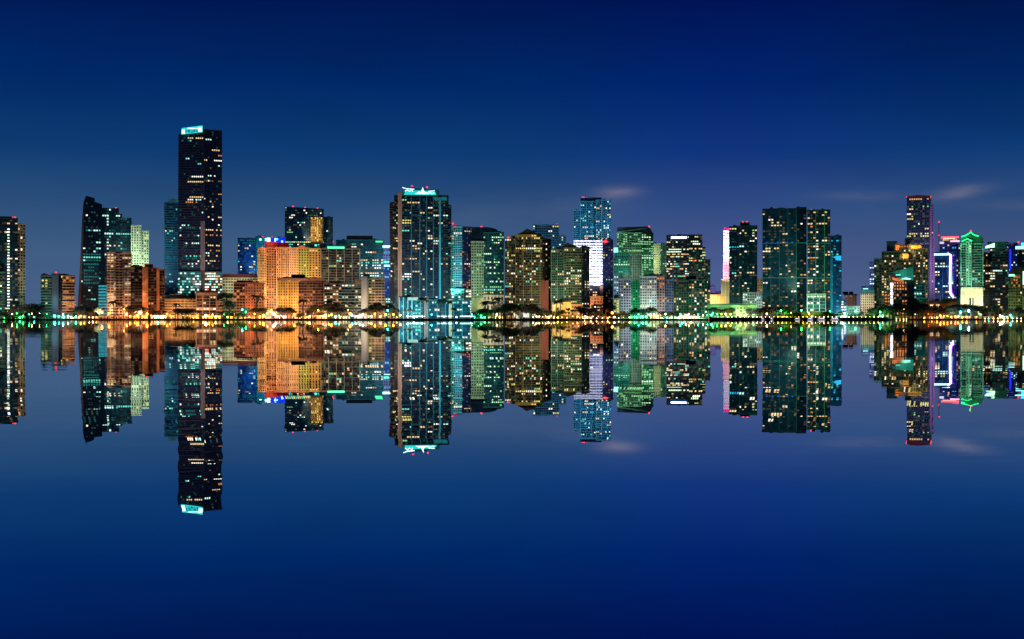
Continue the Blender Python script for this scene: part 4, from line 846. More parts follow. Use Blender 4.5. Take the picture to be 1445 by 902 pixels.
# 47 tall dark tower with purple side
t = Bld('purple_sided_tower', 'tall dark tower with purple lit side and row of red roof lamps', R4, 1299, sn='tall tower with purple side')
t.w([(1279.5, 449), (1312, 449), (1312, 300), (1314, 282), (1312, 277.5), (1296, 275.8), (1279.5, 277.5)], '#34465e', fh=3.8, bw=3.2, win=(.66, .55), wincol='#0a1220', lit=.045, pal='resg', band=(.2, .35, '#323c54'),
    rows=[(280.5, 1280, 1313, .8, 'warm2'), (291, 1280, 1313, .35, 'grn'), (307.5, 1281, 1286, .9, 'yel'), (329, 1282, 1310, .6, 'yel'), (334.5, 1281, 1310, .6, 'yel'), (322.5, 1307, 1311, .9, 'warm')])
t.w([(1311.5, 449), (1320, 449), (1318.5, 340), (1317.5, 290), (1314.5, 286), (1312.5, 300)], '#b080b8', dy=-.8, sk=(-.8, 5), dp=20, fh=3.8, bw=3.0, win=(.7, .45), wincol='#3c2c50', lit=.06, pal='warm')
t.shape('crown_cap', [(1279, 278.2), (1313, 278.2), (1312, 276.6), (1296, 275.2), (1280, 276.6)], wallmat('#6a2430'), -.6, 24)
t.beacon((1279.5, 276.8), (1296.5, 275.2), (1302.5, 276.2), (1313, 277.4)); t.flood(1279, 1312, 300, 420, '#a8c0f0', .30, n=2); t.flood(1311, 1320, 288, 400, '#d898f0', .34, up=.1)

# 48 antenna
t = Bld('radio_mast', 'thin lattice radio mast with red lamps left of the pink crown', R3, 1325, cat='mast', sn='radio mast')
b = MB()
for sx, sy in ((-1, -1), (1, -1), (1, 1), (-1, 1)): b.tube([(sx*2.2, sy*2.2, 0), (sx*.35, sy*.35, t.Z(314))], .22, 4)
for k in range(24):
    z0, z1 = t.Z(314)*k/24, t.Z(314)*(k+1)/24; r0, r1 = 2.2-1.85*k/24, 2.2-1.85*(k+1)/24
    b.tube([(-r0, -r0, z0), (r1, -r1, z1)], .12, 4); b.tube([(r0, -r0, z0), (-r1, -r1, z1)], .12, 4)
b.build('lattice', wallmat('#a83840'), t.e); t.beacon((1325, 312.8), (1325, 331.5)); t.flood(1323, 1327, 315, 350, '#ff5050', .3)

# 49 blue tower with white pink light strip
t = Bld('strip_lit_tower', 'blue glass tower outlined by a white and pink light strip', R2, 1332, sn='blue tower with pink strip')
t.w((1319, 1345, 358), '#0c2450', glass=True, fh=3.6, bw=3.2, lit=.07, pal='blu', band=(.2, .4, '#1c4080'), mull=(.5, 3, '#3c8cb8'), rows=[(377, 1320, 1338, .9, 'tealw'), (402, 1320, 1338, .6, 'tealw'), (411, 1320, 1338, .5, 'warm'), (384, 1320, 1326, .8, 'white'), (386, 1320, 1325, .8, 'warm')])
t.box('light_strip', 1318, 1340, 357.8, 360.4, emit('#90f0ff', 2.6, True), -1.6, -.5)
t.strip('light_strip', [(1337, 358), (1341.5, 360), (1341, 372), (1340.5, 400), (1341, 414), (1345.5, 420.5)], 1.15, emit('#ffe4ff', 3.2, True), -1.6)
t.strip('light_tube', [(1343.2, 360), (1342.9, 372), (1342.4, 400), (1343, 412), (1346.5, 418.5)], .55, emit('#d050ff', 1.6, True), -1.2)
t.flood(1319, 1338, 360, 425, '#4090ff', .22)
t = Bld('pink_crown_tower', 'lilac blue tower with glowing pink and red roof crown', R3, 1341, sn='pink crowned tower')
t.w((1326.5, 1350, 341), '#3c5ca8', fh=3.5, bw=3, win=(.62, .5), wincol='#101c48', lit=.09, pal='blu', band=(.3, .4, '#506cb8')); t.w((1349, 1355.5, 345), '#504878', dy=4, fh=3.5, bw=3, win=(.6, .5), wincol='#181430', lit=.12, pal='warm')
t.w((1330, 1351, 336, 341), '#d8a878', dy=3, dp=16, fh=3.4, bw=3, lit=.5, pal='gold')
t.box('crown_light', 1328, 1353, 333.6, 336, emit('#ff5870', 1.8, True), 2, 3); t.box('crown_light', 1331, 1348, 335.8, 337, emit('#ffc8a0', 1.8, True), 1.6, 2.6); t.box('crown_light', 1341, 1354, 339.6, 341.6, emit('#ffb0d8', 1.9, True), -1.5, -.6); t.box('crown_light', 1326, 1332, 341, 344, emit('#d0e0ff', 1.0), -.7, -.3)
t.flood(1326, 1356, 342, 425, '#8878ff', .42, n=1, up=.3)

# 51 green neon pagoda-roof tower
t = Bld('neon_roof_tower', 'cream based tower with green neon outline on its peaked roof', R2, 1372, sn='green neon roof tower', rng=(1355, 1389))
t.w((1355.5, 1387.5, 345), '#2c5044', fh=3.35, bw=3.3, win=(.7, .55), wincol='#0c2018', lit=.09, pal='resg', band=(.9, .6, '#6ca890'), pier=(4, 1.0, .9, '#78b498'))
t.w((1363, 1371, 342, 449), '#78a890', dy=-2.2, dp=4, pier=(2, .8, .4, '#90c0a4'), fh=3.35, bw=3.2, win=(.5, .5), wincol='#1c4034', lit=.05, pal='grnw')
t.shape('peaked_roof', [(1355, 346), (1388, 346), (1388, 337), (1384, 333), (1376, 330), (1370, 326.5), (1364, 331), (1357, 334.5)], wallmat('#206048'), 1, 24)
NE = emit('#20ff90', 2.2, True)
t.strip('neon_strip', [(1356.5, 334), (1363, 332.3), (1369.5, 328.2), (1375.5, 332.3), (1381, 333.6)], .75, NE, -1.5)
t.strip('neon_strip', [(1357, 340.8), (1361.5, 338.8), (1365, 337), (1368, 338.8), (1372, 340)], .6, NE, -3.0)
t.w((1356, 1386.5, 407.5, 449), '#e8dca8', dy=-3.5, dp=6, fh=20, bw=6.4, pier=(2, 1.3, .8, '#f4ecc0')); t.box('gate', 1368, 1374, 421, 434, glassmat('#20382c'), -4.2, -3.6); t.w((1355.3, 1387.5, 403, 408), '#1c4038', dy=-2.4, dp=3, roof=False)
t.beacon((1370, 325.2)); t.flood(1356, 1387, 408, 438, '#f8ffd0', 1.15, n=2, dist=22); t.flood(1355, 1388, 345, 408, '#70ffb8', .75, up=.1); t.flood(1355, 1388, 328, 346, '#20ff90', .5, dist=25)

# 52 dark tower with green lit top
t = Bld('black_tower', 'black tower with white green light wedge on its roof', R2, 1405, sn='black tower with green wedge light', rng=(1389, 1423))
t.w((1386.5, 1398, 358), '#141810', dy=3, fh=3.4, bw=3.2, win=(.6, .5), wincol='#080a06', lit=.10, pal='res', band=(.2, .4, '#24281c'))
t.w((1397, 1422, 351), '#101c28', fh=3.4, bw=3.1, win=(.85, .5), wincol='#04060c', lit=.12, pal='resg', band=(.3, .5, '#101c24'), rows=[(386, 1398, 1403, 1, 'warm'), (389, 1398, 1403, .9, 'grnw'), (394.5, 1398, 1403, 1, 'white'), (403, 1398, 1403, 1, 'warm'), (380.5, 1403, 1414, .9, 'tealw')], cols=[])
t.w((1394, 1420, 342.5, 351.5), '#14483c', dy=5, dp=18)
t.shape('light_wedge', [(1390, 350), (1403.5, 349), (1403.5, 342.8), (1391, 347)], emit('#b0ffd0', 2.2, True), 3, 4.6); t.beacon((1402.5, 341.6), (1437, 341.8))
t.flood(1403, 1421, 342, 352, '#30ffa8', .4, dist=25); t.flood(1386, 1422, 358, 440, '#b0c0a8', .2, n=2); t.flood(1386, 1400, 420, 446, '#30f0c0', .3, dist=24)

t = Bld('indigo_tower', 'indigo tower with vivid blue corner light near the right edge', R3, 1430, sn='indigo tower'); t.w((1417, 1436, 344), '#1c3c78', fh=3.5, bw=3, win=(.6, .5), wincol='#0c1c48', lit=.08, pal='tealw', band=(.2, .4, '#2c5498')); t.box('light_strip', 1424.5, 1427, 352, 388, emit('#2030ff', 1.1, True), -.8, -.4); t.w((1418, 1430, 343, 345), '#a0b0c8', dy=-.8, dp=3, roof=False); t.flood(1417, 1437, 344, 390, '#4070ff', .36, up=.2)
t = Bld('edge_tower', 'dark teal tower cut by the right edge under a cyan sign', R3-60, 1446, sn='tower cut by the right edge'); t.w((1435, 1470, 352), '#0a2830', glass=True, fh=3.5, bw=3.2, lit=.2, pal='resg', band=(.3, .5, '#1c5454')); t.box('roof_sign', 1433, 1450, 347.5, 351.5, emit('#90fff8', 2.4, True), -.8, .5); t.box('roof_sign', 1441, 1452, 342.5, 347, emit('#40c8ff', 2.0, True), -.6, .5); t.box('penthouse', 1446, 1468, 341, 352, wallmat('#103038'), 3, 20)
t = Bld('arched_condo', 'green tan condo with arched roof gable at the right edge', R1, 1436, sn='arched roof condo', rng=(1423, 1470))
t.w((1423, 1440, 389), '#54683c', fh=3.3, bw=2.8, win=(.58, .55), wincol='#141c0c', lit=.13, pal='org', band=(.3, .4, '#708450'), rows=[(391, 1431, 1438, .8, 'org')]); t.w((1439, 1475, 384), '#44603c', dy=2, fh=3.3, bw=2.8, win=(.58, .55), wincol='#101c0c', lit=.12, pal='res', band=(.3, .4, '#5c7c50'))
t.shape('arched_gable', [(1431+14*math.cos(math.pi*k/12)+6, 389-13*math.sin(math.pi*k/12)) for k in range(0, 13)], wallmat('#3c3c28'), 1, 20); t.shape('roof_light', [(1423, 390), (1433, 390), (1431, 387), (1424, 387)], emit('#b0fff0', 1.6, True), -.6, 1); t.box('white_column', 1443.3, 1446, 383, 402, emit('#e8fff8', 1.5), -.5, 0)
t.flood(1423, 1470, 389, 446, '#c0f080', .36, n=2)

# 56 museum-like low hall
t = Bld('lit_hall', 'low brown hall with two glowing windows among dark trees', R1-20, 1330, cat='hall', sn='brown hall with two lit windows', rng=(1305, 1355))
t.w((1309, 1331, 426.5), '#6a4420', fh=12, bw=5); t.w((1331, 1350.5, 423), '#7c8c48', dy=3, dp=24); t.w((1350.5, 1354, 423, 449), '#30a898', dy=2, dp=20); t.w((1296, 1309, 427.5), '#70704c', dy=5, dp=14)
t.shape('roof', [(1307, 428), (1339, 428), (1339, 423.5), (1328, 423.5), (1311, 426)], wallmat('#243830'), -1.5, 26)
for a in (1312, 1320): t.box('window', a, a+5.8, 430, 433.6, emit('#ffd8a0', 2.0, True), -.5, -.2)
t.box('red_lamp', 1305, 1308, 430.5, 432.5, emit('#c05030', .8), 4.3, 4.8)
t.flood(1309, 1331, 426, 440, '#ff9040', .32, dist=16); t.flood(1331, 1351, 423, 440, '#d0e070', .4, dist=20)
t = Bld('shell_pavilion', 'white curved shell canopy glowing at the water edge', 1462, 740, cat='canopy', sn='white shell canopy', rng=(730, 747))
t.shape('shell', [(730, 448), (747, 448), (747, 442), (741, 442.5), (737, 441.5), (733.5, 439), (730, 438.5), (731.5, 441), (732.5, 444)], wallmat('#f4f4f0'), -1, 7)
b = MB(); b.ball((t.X(737), -1.1, t.Z(446)), 1.0, 8, 5); b.build('opening', glassmat('#101818'), t.e); t.flood(730, 747, 438, 448, '#f0fff8', .9, dist=12)
for t in ALL: t.finish()
# ------------------------------------------------------------------ water, land, sea wall
GW = []
def make_setting():
    m = bpy.data.materials.new('calm_water'); m.use_nodes = True; nt = m.node_tree; N = nt.nodes.new; L = nt.links.new
    p = nt.nodes['Principled BSDF']
    p.inputs['Base Color'].default_value = (.90, .92, .95, 1); p.inputs['Metallic'].default_value = 1; p.inputs['Roughness'].default_value = 0.0
    g = N('ShaderNodeNewGeometry')
    def noise(scx, scy, detail):
        mp = N('ShaderNodeMapping'); mp.inputs['Scale'].default_value = (scx, scy, 1); L(g.outputs['Position'], mp.inputs[0])
        nz = N('ShaderNodeTexNoise'); nz.inputs['Scale'].default_value = 1; nz.inputs['Detail'].default_value = detail; L(mp.outputs[0], nz.inputs['Vector'])
        s = N('ShaderNodeVectorMath'); s.operation = 'SUBTRACT'; s.inputs[1].default_value = (.5, .5, .5); L(nz.outputs['Color'], s.inputs[0]); return s.outputs[0]
    def scale(v, k):
        s = N('ShaderNodeVectorMath'); s.operation = 'MULTIPLY'; s.inputs[1].default_value = k; L(v, s.inputs[0]); return s.outputs[0]
    a = scale(noise(.9, 4.2, 2), (.017, .0009, 0)); b = scale(noise(.10, .5, 2), (.010, .00035, 0))
    ad = N('ShaderNodeVectorMath'); L(a, ad.inputs[0]); L(b, ad.inputs[1])
    a2 = N('ShaderNodeVectorMath'); L(ad.outputs[0], a2.inputs[0]); a2.inputs[1].default_value = (0, 0, 1)
    nm = N('ShaderNodeVectorMath'); nm.operation = 'NORMALIZE'; L(a2.outputs[0], nm.inputs[0]); L(nm.outputs[0], p.inputs['Normal'])
    b = MB(); b.poly([(-30000, -300, 0), (30000, -300, 0), (30000, 40000, 0), (-30000, 40000, 0)])
    tag(b.build('water', m), kind='structure')
    lm = wallmat('#3a3c38', .9)
    b = MB(); b.box(-2500, 2500, 1441, 2700, .5, GROUND-.05); tag(b.build('ground', lm), kind='structure')
    b = MB(); b.box(-20000, 20000, 2702, 38000, .5, GROUND-.3); tag(b.build('terrain', wallmat('#1c2218', .95)), kind='structure')
    b = MB(); b.box(-2400, 2400, 1445, 1470, GROUND-.04, GROUND+.02); tag(b.build('promenade', wallmat('#8a8478', .9)), kind='structure')
    # sea wall: three stretches that look different
    def wall(x0, x1, y0, zt, mat, label, fend=True):
        e = link('seawall', None, loc=((x0+x1)/2, y0, 0)); tag(e, label, 'sea wall'); w = (x1-x0)/2
        b = MB(); b.box(-w, w, 0, 1441.0-y0+.8, -1, zt-.25); b.build('wall_face', mat, e)
        b = MB(); b.box(-w, w, -.25, 1441-y0+1.2, zt-.25, zt+.08); b.build('coping', wallmat('#3c3a36'), e)
        if fend:
            b = MB()
            for k in range(int(2*w/6)): b.tube([(-w+3+k*6, -.35, -1), (-w+3+k*6, -.35, zt-.1)], .22, 6)
            b.build('fender_piles', wallmat('#1c1814'), e)
    P = lambda px, Y=1440: (px-CX)*Y/F
    wall(-1500, P(748), 1440, 1.4, wallmat('#262220'), 'low dark concrete sea wall along the left half of the waterfront')
    wall(P(748)+.02, P(1000)-.02, 1440, 1.35, wallmat('#1c2420'), 'low sea wall below the gabled condos and pale apartments')
    wall(P(1000), P(1252), 1436, 2.9, wallmat('#10181a'), 'taller dark timber faced quay wall with boats moored along it')
    wall(P(1252)+.02, 1500, 1440, 1.3, wallmat('#1c1a16'), 'low dark sea wall before the park at the right')
    # low rendered walls added behind the promenade trees to catch the lamps' light
    r = random.Random(5); x = -8
    cols = ['#b8a890', '#a89c88', '#c0b4a0', '#98948a']; k = 0
    while x < 1440:
        w_ = r.uniform(14, 34); x1 = x+w_
        if not (720 < x < 750 or 1000 < x1 and x < 1075 or 555 < x1 and x < 662):
            h_ = r.uniform(2.2, 4.2); xc = (x+x1)/2; hw = w_/2*1466/F-.6
            e = link('added_lamplit_wall', None, loc=((xc-CX)*1466/F, 1466, GROUND)); GW.append((e, 'low added light-catching wall', xc, None))
            b = MB(); b.box(-hw, hw, 0, .5, 0, h_); b.build('wall_face', wallmat(r.choice(cols)), e)
            b = MB(); b.box(-hw-.15, hw+.15, -.15, .65, h_, h_+.25); b.build('coping', wallmat('#8a8478'), e)
            b = MB()
            q = -hw+2
            while q < hw-2: b.box(q, q+1.5, -.04, -.0, .1, min(2.1, h_-.3)); q += r.uniform(4, 8)
            b.build('gate', wallmat('#2a2420'), e); tag(e, None, 'garden wall', None, 'thing')
        x = x1+r.uniform(1, 9)
    # far low wooded rise seen between the first towers
    b = MB(); r = random.Random(3); n = 120
    top = [(-1500+k*25, 26+10*math.sin(k*.35)+6*r.random()) for k in range(n+1)]
    b.prism([(-1500, 0), (1500, 0)] + top[::-1], 0, 300); o = b.build('hills', wallmat('#23313c', .95)); o.location = (-600, 3600, 1.5); tag(o, kind='structure')

# ------------------------------------------------------------------ trees
def leafmat(h):
    k = ('leaf', h)
    if k in _M: return _M[k]
    m = bpy.data.materials.new('foliage'); m.use_nodes = True; nt = m.node_tree; p = nt.nodes['Principled BSDF']
    nz = nt.nodes.new('ShaderNodeTexNoise'); nz.inputs['Scale'].default_value = .7; nz.inputs['Detail'].default_value = 3
    oi = nt.nodes.new('ShaderNodeObjectInfo'); tc = nt.nodes.new('ShaderNodeTexCoord'); nt.links.new(tc.outputs['Object'], nz.inputs['Vector'])
    ad = nt.nodes.new('ShaderNodeMath'); ad.operation = 'MULTIPLY_ADD'; nt.links.new(oi.outputs['Random'], ad.inputs[0]); ad.inputs[1].default_value = .7; nt.links.new(nz.outputs['Fac'], ad.inputs[2])
    sc = nt.nodes.new('ShaderNodeVectorMath'); sc.operation = 'SCALE'; sc.inputs[0].default_value = lin(h); nt.links.new(ad.outputs[0], sc.inputs['Scale']); nt.links.new(sc.outputs[0], p.inputs['Base Color'])
    p.inputs['Roughness'].default_value = .7
    _M[k] = m; return m

def leaf_cloud(b, r, c, rad, n, size):
    for _ in range(n):
        v = Vector((r.gauss(0, 1), r.gauss(0, 1), r.gauss(0, 1))).normalized()*(r.random()**.35)
        p = Vector(c)+Vector((v.x*rad[0], v.y*rad[1], v.z*rad[2]))
        a = Vector((r.gauss(0, 1), r.gauss(0, 1), r.gauss(0, 1))).normalized(); q = a.cross(Vector((r.gauss(0, 1), r.gauss(0, 1), .3))).normalized(); s = size*r.uniform(.6, 1.3)
        b.poly([p-a*s, p-q*s*.5, p+a*s, p+q*s*.5])

def proto(kind, seed):
    r = random.Random(seed); cr = MB(); tr = MB()
    if kind == 'palm':
        h = 8.5; lean = r.uniform(-.8, .8)
        tr.tube([(0, 0, 0), (lean*.15, 0, h*.3), (lean*.5, .1, h*.7), (lean, .2, h)], [.32, .24, .2, .17], 7)
        for k in range(17):
            a = 2*math.pi*k/17+r.uniform(-.2, .2); el = r.uniform(-.2, .9); Lf = r.uniform(2.2, 3.0); prev = None
            for j in range(6):
                t_ = j/5; rr = Lf*t_*math.cos(el*.6); zz = h+Lf*(math.sin(el)*t_-.75*t_*t_)
                wd = .42*math.sin(math.pi*min(1, t_*.85+.15))+.05
                c = Vector((lean+rr*math.cos(a), .2+rr*math.sin(a), zz)); sd = Vector((-math.sin(a), math.cos(a), -.25))*wd
                if prev: cr.poly([prev[0], c-sd, c, prev[1]]); cr.poly([prev[1], c, c+sd, prev[2]])
                prev = (c-sd, c, c+sd)
    elif kind == 'broad':
        h = 9.5
        tr.tube([(0, 0, 0), (.1, 0, 1.6), (.2, .1, 3.2)], [.42, .33, .27], 7)
        for k in range(6):
            a = 2*math.pi*k/6+r.uniform(-.4, .4); R = r.uniform(1.6, 3.4); z = r.uniform(4.6, 7.6)
            tr.tube([(.2, .1, 3.0), (R*.5*math.cos(a), R*.5*math.sin(a), 3.0+(z-3)*.55), (R*math.cos(a), R*math.sin(a), z)], [.2, .13, .05], 5)
            leaf_cloud(cr, r, (R*math.cos(a), R*math.sin(a), z), (1.7, 1.7, 1.15), 95, .36)
        leaf_cloud(cr, r, (.3, 0, 7.7), (2.2, 2.2, 1.4), 150, .36); leaf_cloud(cr, r, (0, 0, 5.6), (3.0, 2.6, 1.3), 120, .36)
    elif kind == 'round':
        h = 7
        tr.tube([(0, 0, 0), (0, .05, 2.4), (.05, 0, 4.4)], [.22, .17, .1], 6)
        for k in range(4): 
            a = k*1.6; tr.tube([(0, 0, 2.6), (.9*math.cos(a), .9*math.sin(a), 4.4)], [.09, .04], 4)
        leaf_cloud(cr, r, (0, 0, 4.9), (1.7, 1.7, 1.8), 300, .3); leaf_cloud(cr, r, (.5, 0, 5.4), (1.2, 1.2, 1.2), 90, .3)
    elif kind == 'shrub':
        tr.tube([(0, 0, 0), (.1, 0, .8), (.3, 0, 1.6)], [.14, .1, .05], 5)
        for k in range(5): leaf_cloud(cr, r, (r.uniform(-1.5, 1.5), r.uniform(-.8, .8), r.uniform(.8, 1.9)), (1.0, .9, .8), 70, .28)
    elif kind == 'tall':
        tr.tube([(0, 0, 0), (.2, 0, 6), (.1, 0, 15), (0, 0, 21)], [.55, .42, .22, .06], 7)
        for k in range(15):
            z = 4+k*1.15; a = k*2.4; R = max(.5, (21.5-z)*.20)*r.uniform(.7, 1.3)
            tr.tube([(.1, 0, z-.8), (R*math.cos(a), R*math.sin(a), z)], [.13, .04], 4)
            leaf_cloud(cr, r, (R*math.cos(a), R*math.sin(a), z+.3), (1.9, 1.9, 1.3), 85, .42)
        leaf_cloud(cr, r, (0, 0, 20.3), (.9, .9, 1.8), 70, .36)
    return tr, cr

KIND = {'palm': ('palm_tree', 'palm', 'slim palm'), 'broad': ('broadleaf_tree', 'tree', 'spreading broadleaf tree'), 'round': ('round_tree', 'tree', 'small round-headed tree'),
        'shrub': ('shrub', 'shrub', 'low leafy shrub'), 'tall': ('tall_tree', 'tree', 'tall dark pointed tree')}
_P = {}
TREES = []
def tree(kind, px, hpx, Y=1455, wide=1.0, hue='#24361a', where=None, z0=GROUND):
    r = random.Random(int(px*31)+len(TREES)); var = r.randrange(3)
    k = (kind, var, hue)
    if k not in _P:
        tr, cr = proto(kind, 100+var*7+len(kind)); nat = max(v[2] for v in cr.v)
        _P[k] = (tr.mesh('trunk', wallmat('#4a3a2a', .9)), cr.mesh('crown', leafmat(hue)), nat)
    tm, cm, nat = _P[k]
    hm = hpx*Y/F - (z0-CAMH); s = max(.25, hm*1.12/nat)
    nm, cat, _ = KIND[kind]
    e = link(nm, None, loc=((px-CX)*Y/F, Y, z0)); e.rotation_euler = (0, 0, r.uniform(0, 6.28)); e.scale = (s*wide*r.uniform(1.0, 1.25), s*wide, s)
    link('trunk', tm, e); link('crown', cm, e); e['category'] = cat
    TREES.append((e, kind, px, where, Y)); return e

def front_of(px):
    best = None
    for b in ALL:
        if b.rng and b.rng[0] <= px <= b.rng[1]:
            w = b.rng[1]-b.rng[0]
            if best is None or w < best[1]: best = (b, w)
    return best[0].sn if best else 'quay'

ORD = ['first', 'second', 'third', 'fourth', 'fifth', 'sixth', 'seventh', 'eighth', 'ninth', 'tenth', 'eleventh', 'twelfth', 'thirteenth', 'fourteenth', 'fifteenth', 'sixteenth', 'seventeenth', 'eighteenth', 'nineteenth', 'twentieth']
NUM = ['', 'one', 'two', 'three', 'four', 'five', 'six', 'seven', 'eight', 'nine', 'ten', 'eleven', 'twelve', 'thirteen', 'fourteen', 'fifteen', 'sixteen', 'seventeen', 'eighteen', 'nineteen', 'twenty']
def name_all(items, plural, group):
    """items: (object, kind phrase, px, place phrase). Each gets a label of its own; those alike at one place are told apart by order from the left."""
    g = {}
    for it in items: g.setdefault((it[1], it[3]), []).append(it)
    for (ph, pl), lst in g.items():
        lst.sort(key=lambda q: q[2]); n = len(lst)
        for i, it in enumerate(lst):
            if n == 1: lb = f'{ph} {pl}'
            elif n == 2: lb = f'{"left" if i == 0 else "right"} one of two {ph}s {pl}'
            else: pl = pl.replace(' the ', ' '); lb = f'{"leftmost" if i == 0 else "rightmost" if i == n-1 else ORD[i]+" from left"} of {NUM[n]} {ph}s {pl}'
            it[0]['label'] = lb; it[0]['group'] = group

def plant():
    r = random.Random(11)
    G, D, O, GG = '#223016', '#0e160c', '#2c2a12', '#28481c'
    def row(a, b, step, kinds, h0, h1, hue, Y=1456):
        x = a
        while x < b:
            tree(r.choice(kinds), x+r.uniform(-1, 1), r.uniform(h0, h1), Y+r.uniform(-5, 8), r.uniform(.95, 1.35), hue); x += step*r.uniform(.75, 1.25)
    row(1, 20, 6, ['round', 'shrub'], 9, 13, G); row(18, 58, 5.5, ['broad'], 17, 22, D, 1462)
    row(60, 108, 7, ['shrub', 'round'], 6, 11, GG); row(109, 140, 5, ['palm', 'broad', 'broad'], 15, 20, G); 
    for px, h in ((161, 24), (168, 21), (148, 15), (174, 18), (181, 17)): tree('palm', px, h, 1458, 1.1, O)
    for px in (188, 198): tree('broad', px, 17, 1462, 1.6, D)
    for px in (216, 224): tree('round', px, 12, 1452, 1.1, G)
    for px, h in ((235, 11), (247, 21)): tree('palm', px, h, 1458, 1.2, O)
    for px in (251, 258, 265, 271): tree('broad', px, 15, 1452, 1.4, G)
    for px, h in ((281, 12), (308, 11), (313, 10)): tree('round', px, h, 1450, 1.1, D)
    tree('round', 324, 25, 1454, 1.05, D); tree('palm', 330, 20, 1456, 1.2, O); tree('palm', 315, 19, 1456, 1, O)
    row(319, 345, 8, ['shrub', 'round'], 8, 13, G); tree('palm', 361, 31, 1458, 1.25, D); row(348, 376, 7, ['broad', 'round'], 13, 17, G)
    for px in (396, 405, 411): tree('broad', px, 16, 1454, 1.4, D)
    tree('palm', 427, 26, 1458, 1.2, D); tree('palm', 446, 19, 1458, 1.1, G); tree('shrub', 425, 9, 1450, 1.3, GG); tree('round', 434, 12, 1452, 1.3, D)
    for px, h in ((442, 17), (463, 22), (470, 16), (477, 17), (483, 17)): tree('broad', px, h, 1455, 1.25, D)
    for px, h in ((462, 24), (475, 22), (487, 23), (499, 22)): tree('palm', px, h, 1459, 1.1, O)
    for px, h in ((512, 14), (519, 15), (527, 20), (533, 21), (539, 19), (551, 17), (558, 15)): tree('broad', px, h, 1456, 1.2, D)
    for px, h in ((531, 22), (550, 20)): tree('palm', px, h, 1459, 1.1, D)
    for px in (571, 578, 581): tree('palm', px, 13, 1453, 1.1, GG)
    for px, h in ((597, 28), (621, 26), (631, 24), (638, 15), (643, 14)): tree('palm', px, h, 1472, 1.1, GG)
    row(668, 684, 5, ['shrub', 'round'], 9, 13, GG); row(684, 702, 5, ['broad', 'shrub'], 11, 17, D); row(706, 730, 5, ['broad'], 17, 23, D)
    for px, h in ((686, 23), (688, 24), (697, 23), (703, 28)): tree('palm', px, h, 1458, 1.15, D)
    for px, h in ((743, 20), (750, 21), (757, 19), (763, 15)): tree('broad', px, h, 1462, 1.2, D)
    row(768, 782, 5, ['shrub', 'round'], 8, 13, G); row(783, 816, 4.6, ['shrub', 'round', 'palm'], 9, 15, '#4a5a1c')
    for px, h in ((785, 24), (791, 25)): tree('palm', px, h, 1478, 1.0, D)
    row(820, 834, 5, ['broad'], 13, 20, D); row(833, 864, 4.5, ['broad', 'broad', 'palm'], 14, 22, D)
    row(872, 892, 5, ['shrub', 'round'], 8, 12, G); row(893, 924, 5, ['broad', 'round'], 13, 17, G)
    row(926, 960, 6, ['shrub', 'round', 'palm'], 8, 14, G); row(960, 1000, 7, ['shrub', 'round'], 7, 11, GG)
    row(1003, 1038, 5, ['broad', 'round'], 12, 17, GG, 1464); row(1060, 1075, 5, ['broad'], 13, 19, D)
    row(1076, 1118, 5, ['broad'], 14, 18, D); row(1119, 1190, 4.2, ['shrub', 'round'], 8, 11, '#56701c', 1450); row(1200, 1233, 5, ['shrub', 'round'], 7, 11, GG)
    row(1230, 1246, 5, ['broad', 'round'], 13, 19, D)
    for px, h in ((1249, 19), (1255, 21), (1262, 20), (1270, 19), (1277, 21), (1296, 22), (1302, 21), (1308, 20)): tree('broad', px, h, 1454, 1.4, D)
    for px, h in ((1283, 29), (1288, 32), (1293, 27)): tree('tall', px, h, 1458, 1.35, D)
    row(1311, 1356, 5, ['broad', 'broad', 'round'], 15, 20, D); row(1358, 1392, 5.5, ['broad'], 16, 22, D); row(1392, 1445, 6, ['broad', 'round', 'palm'], 12, 18, G)
    # planted roof of the orange podium
    for px, h in ((265, 34), (270, 36), (275, 35), (308, 36), (314, 37), (320, 36), (327, 35)): tree('shrub', px, h, R2-2, 1.5, G, 'on the roof of the orange podium', z0=(CY-423.5)*R2/F+CAMH+.2)
    for px, h in ((458.5, 41), (505, 42)): pass
    name_all([(e, KIND[k][2], px, wh or 'before the '+front_of(px)) for e, k, px, wh, Y in TREES], 'trees', 'trees along the waterfront')

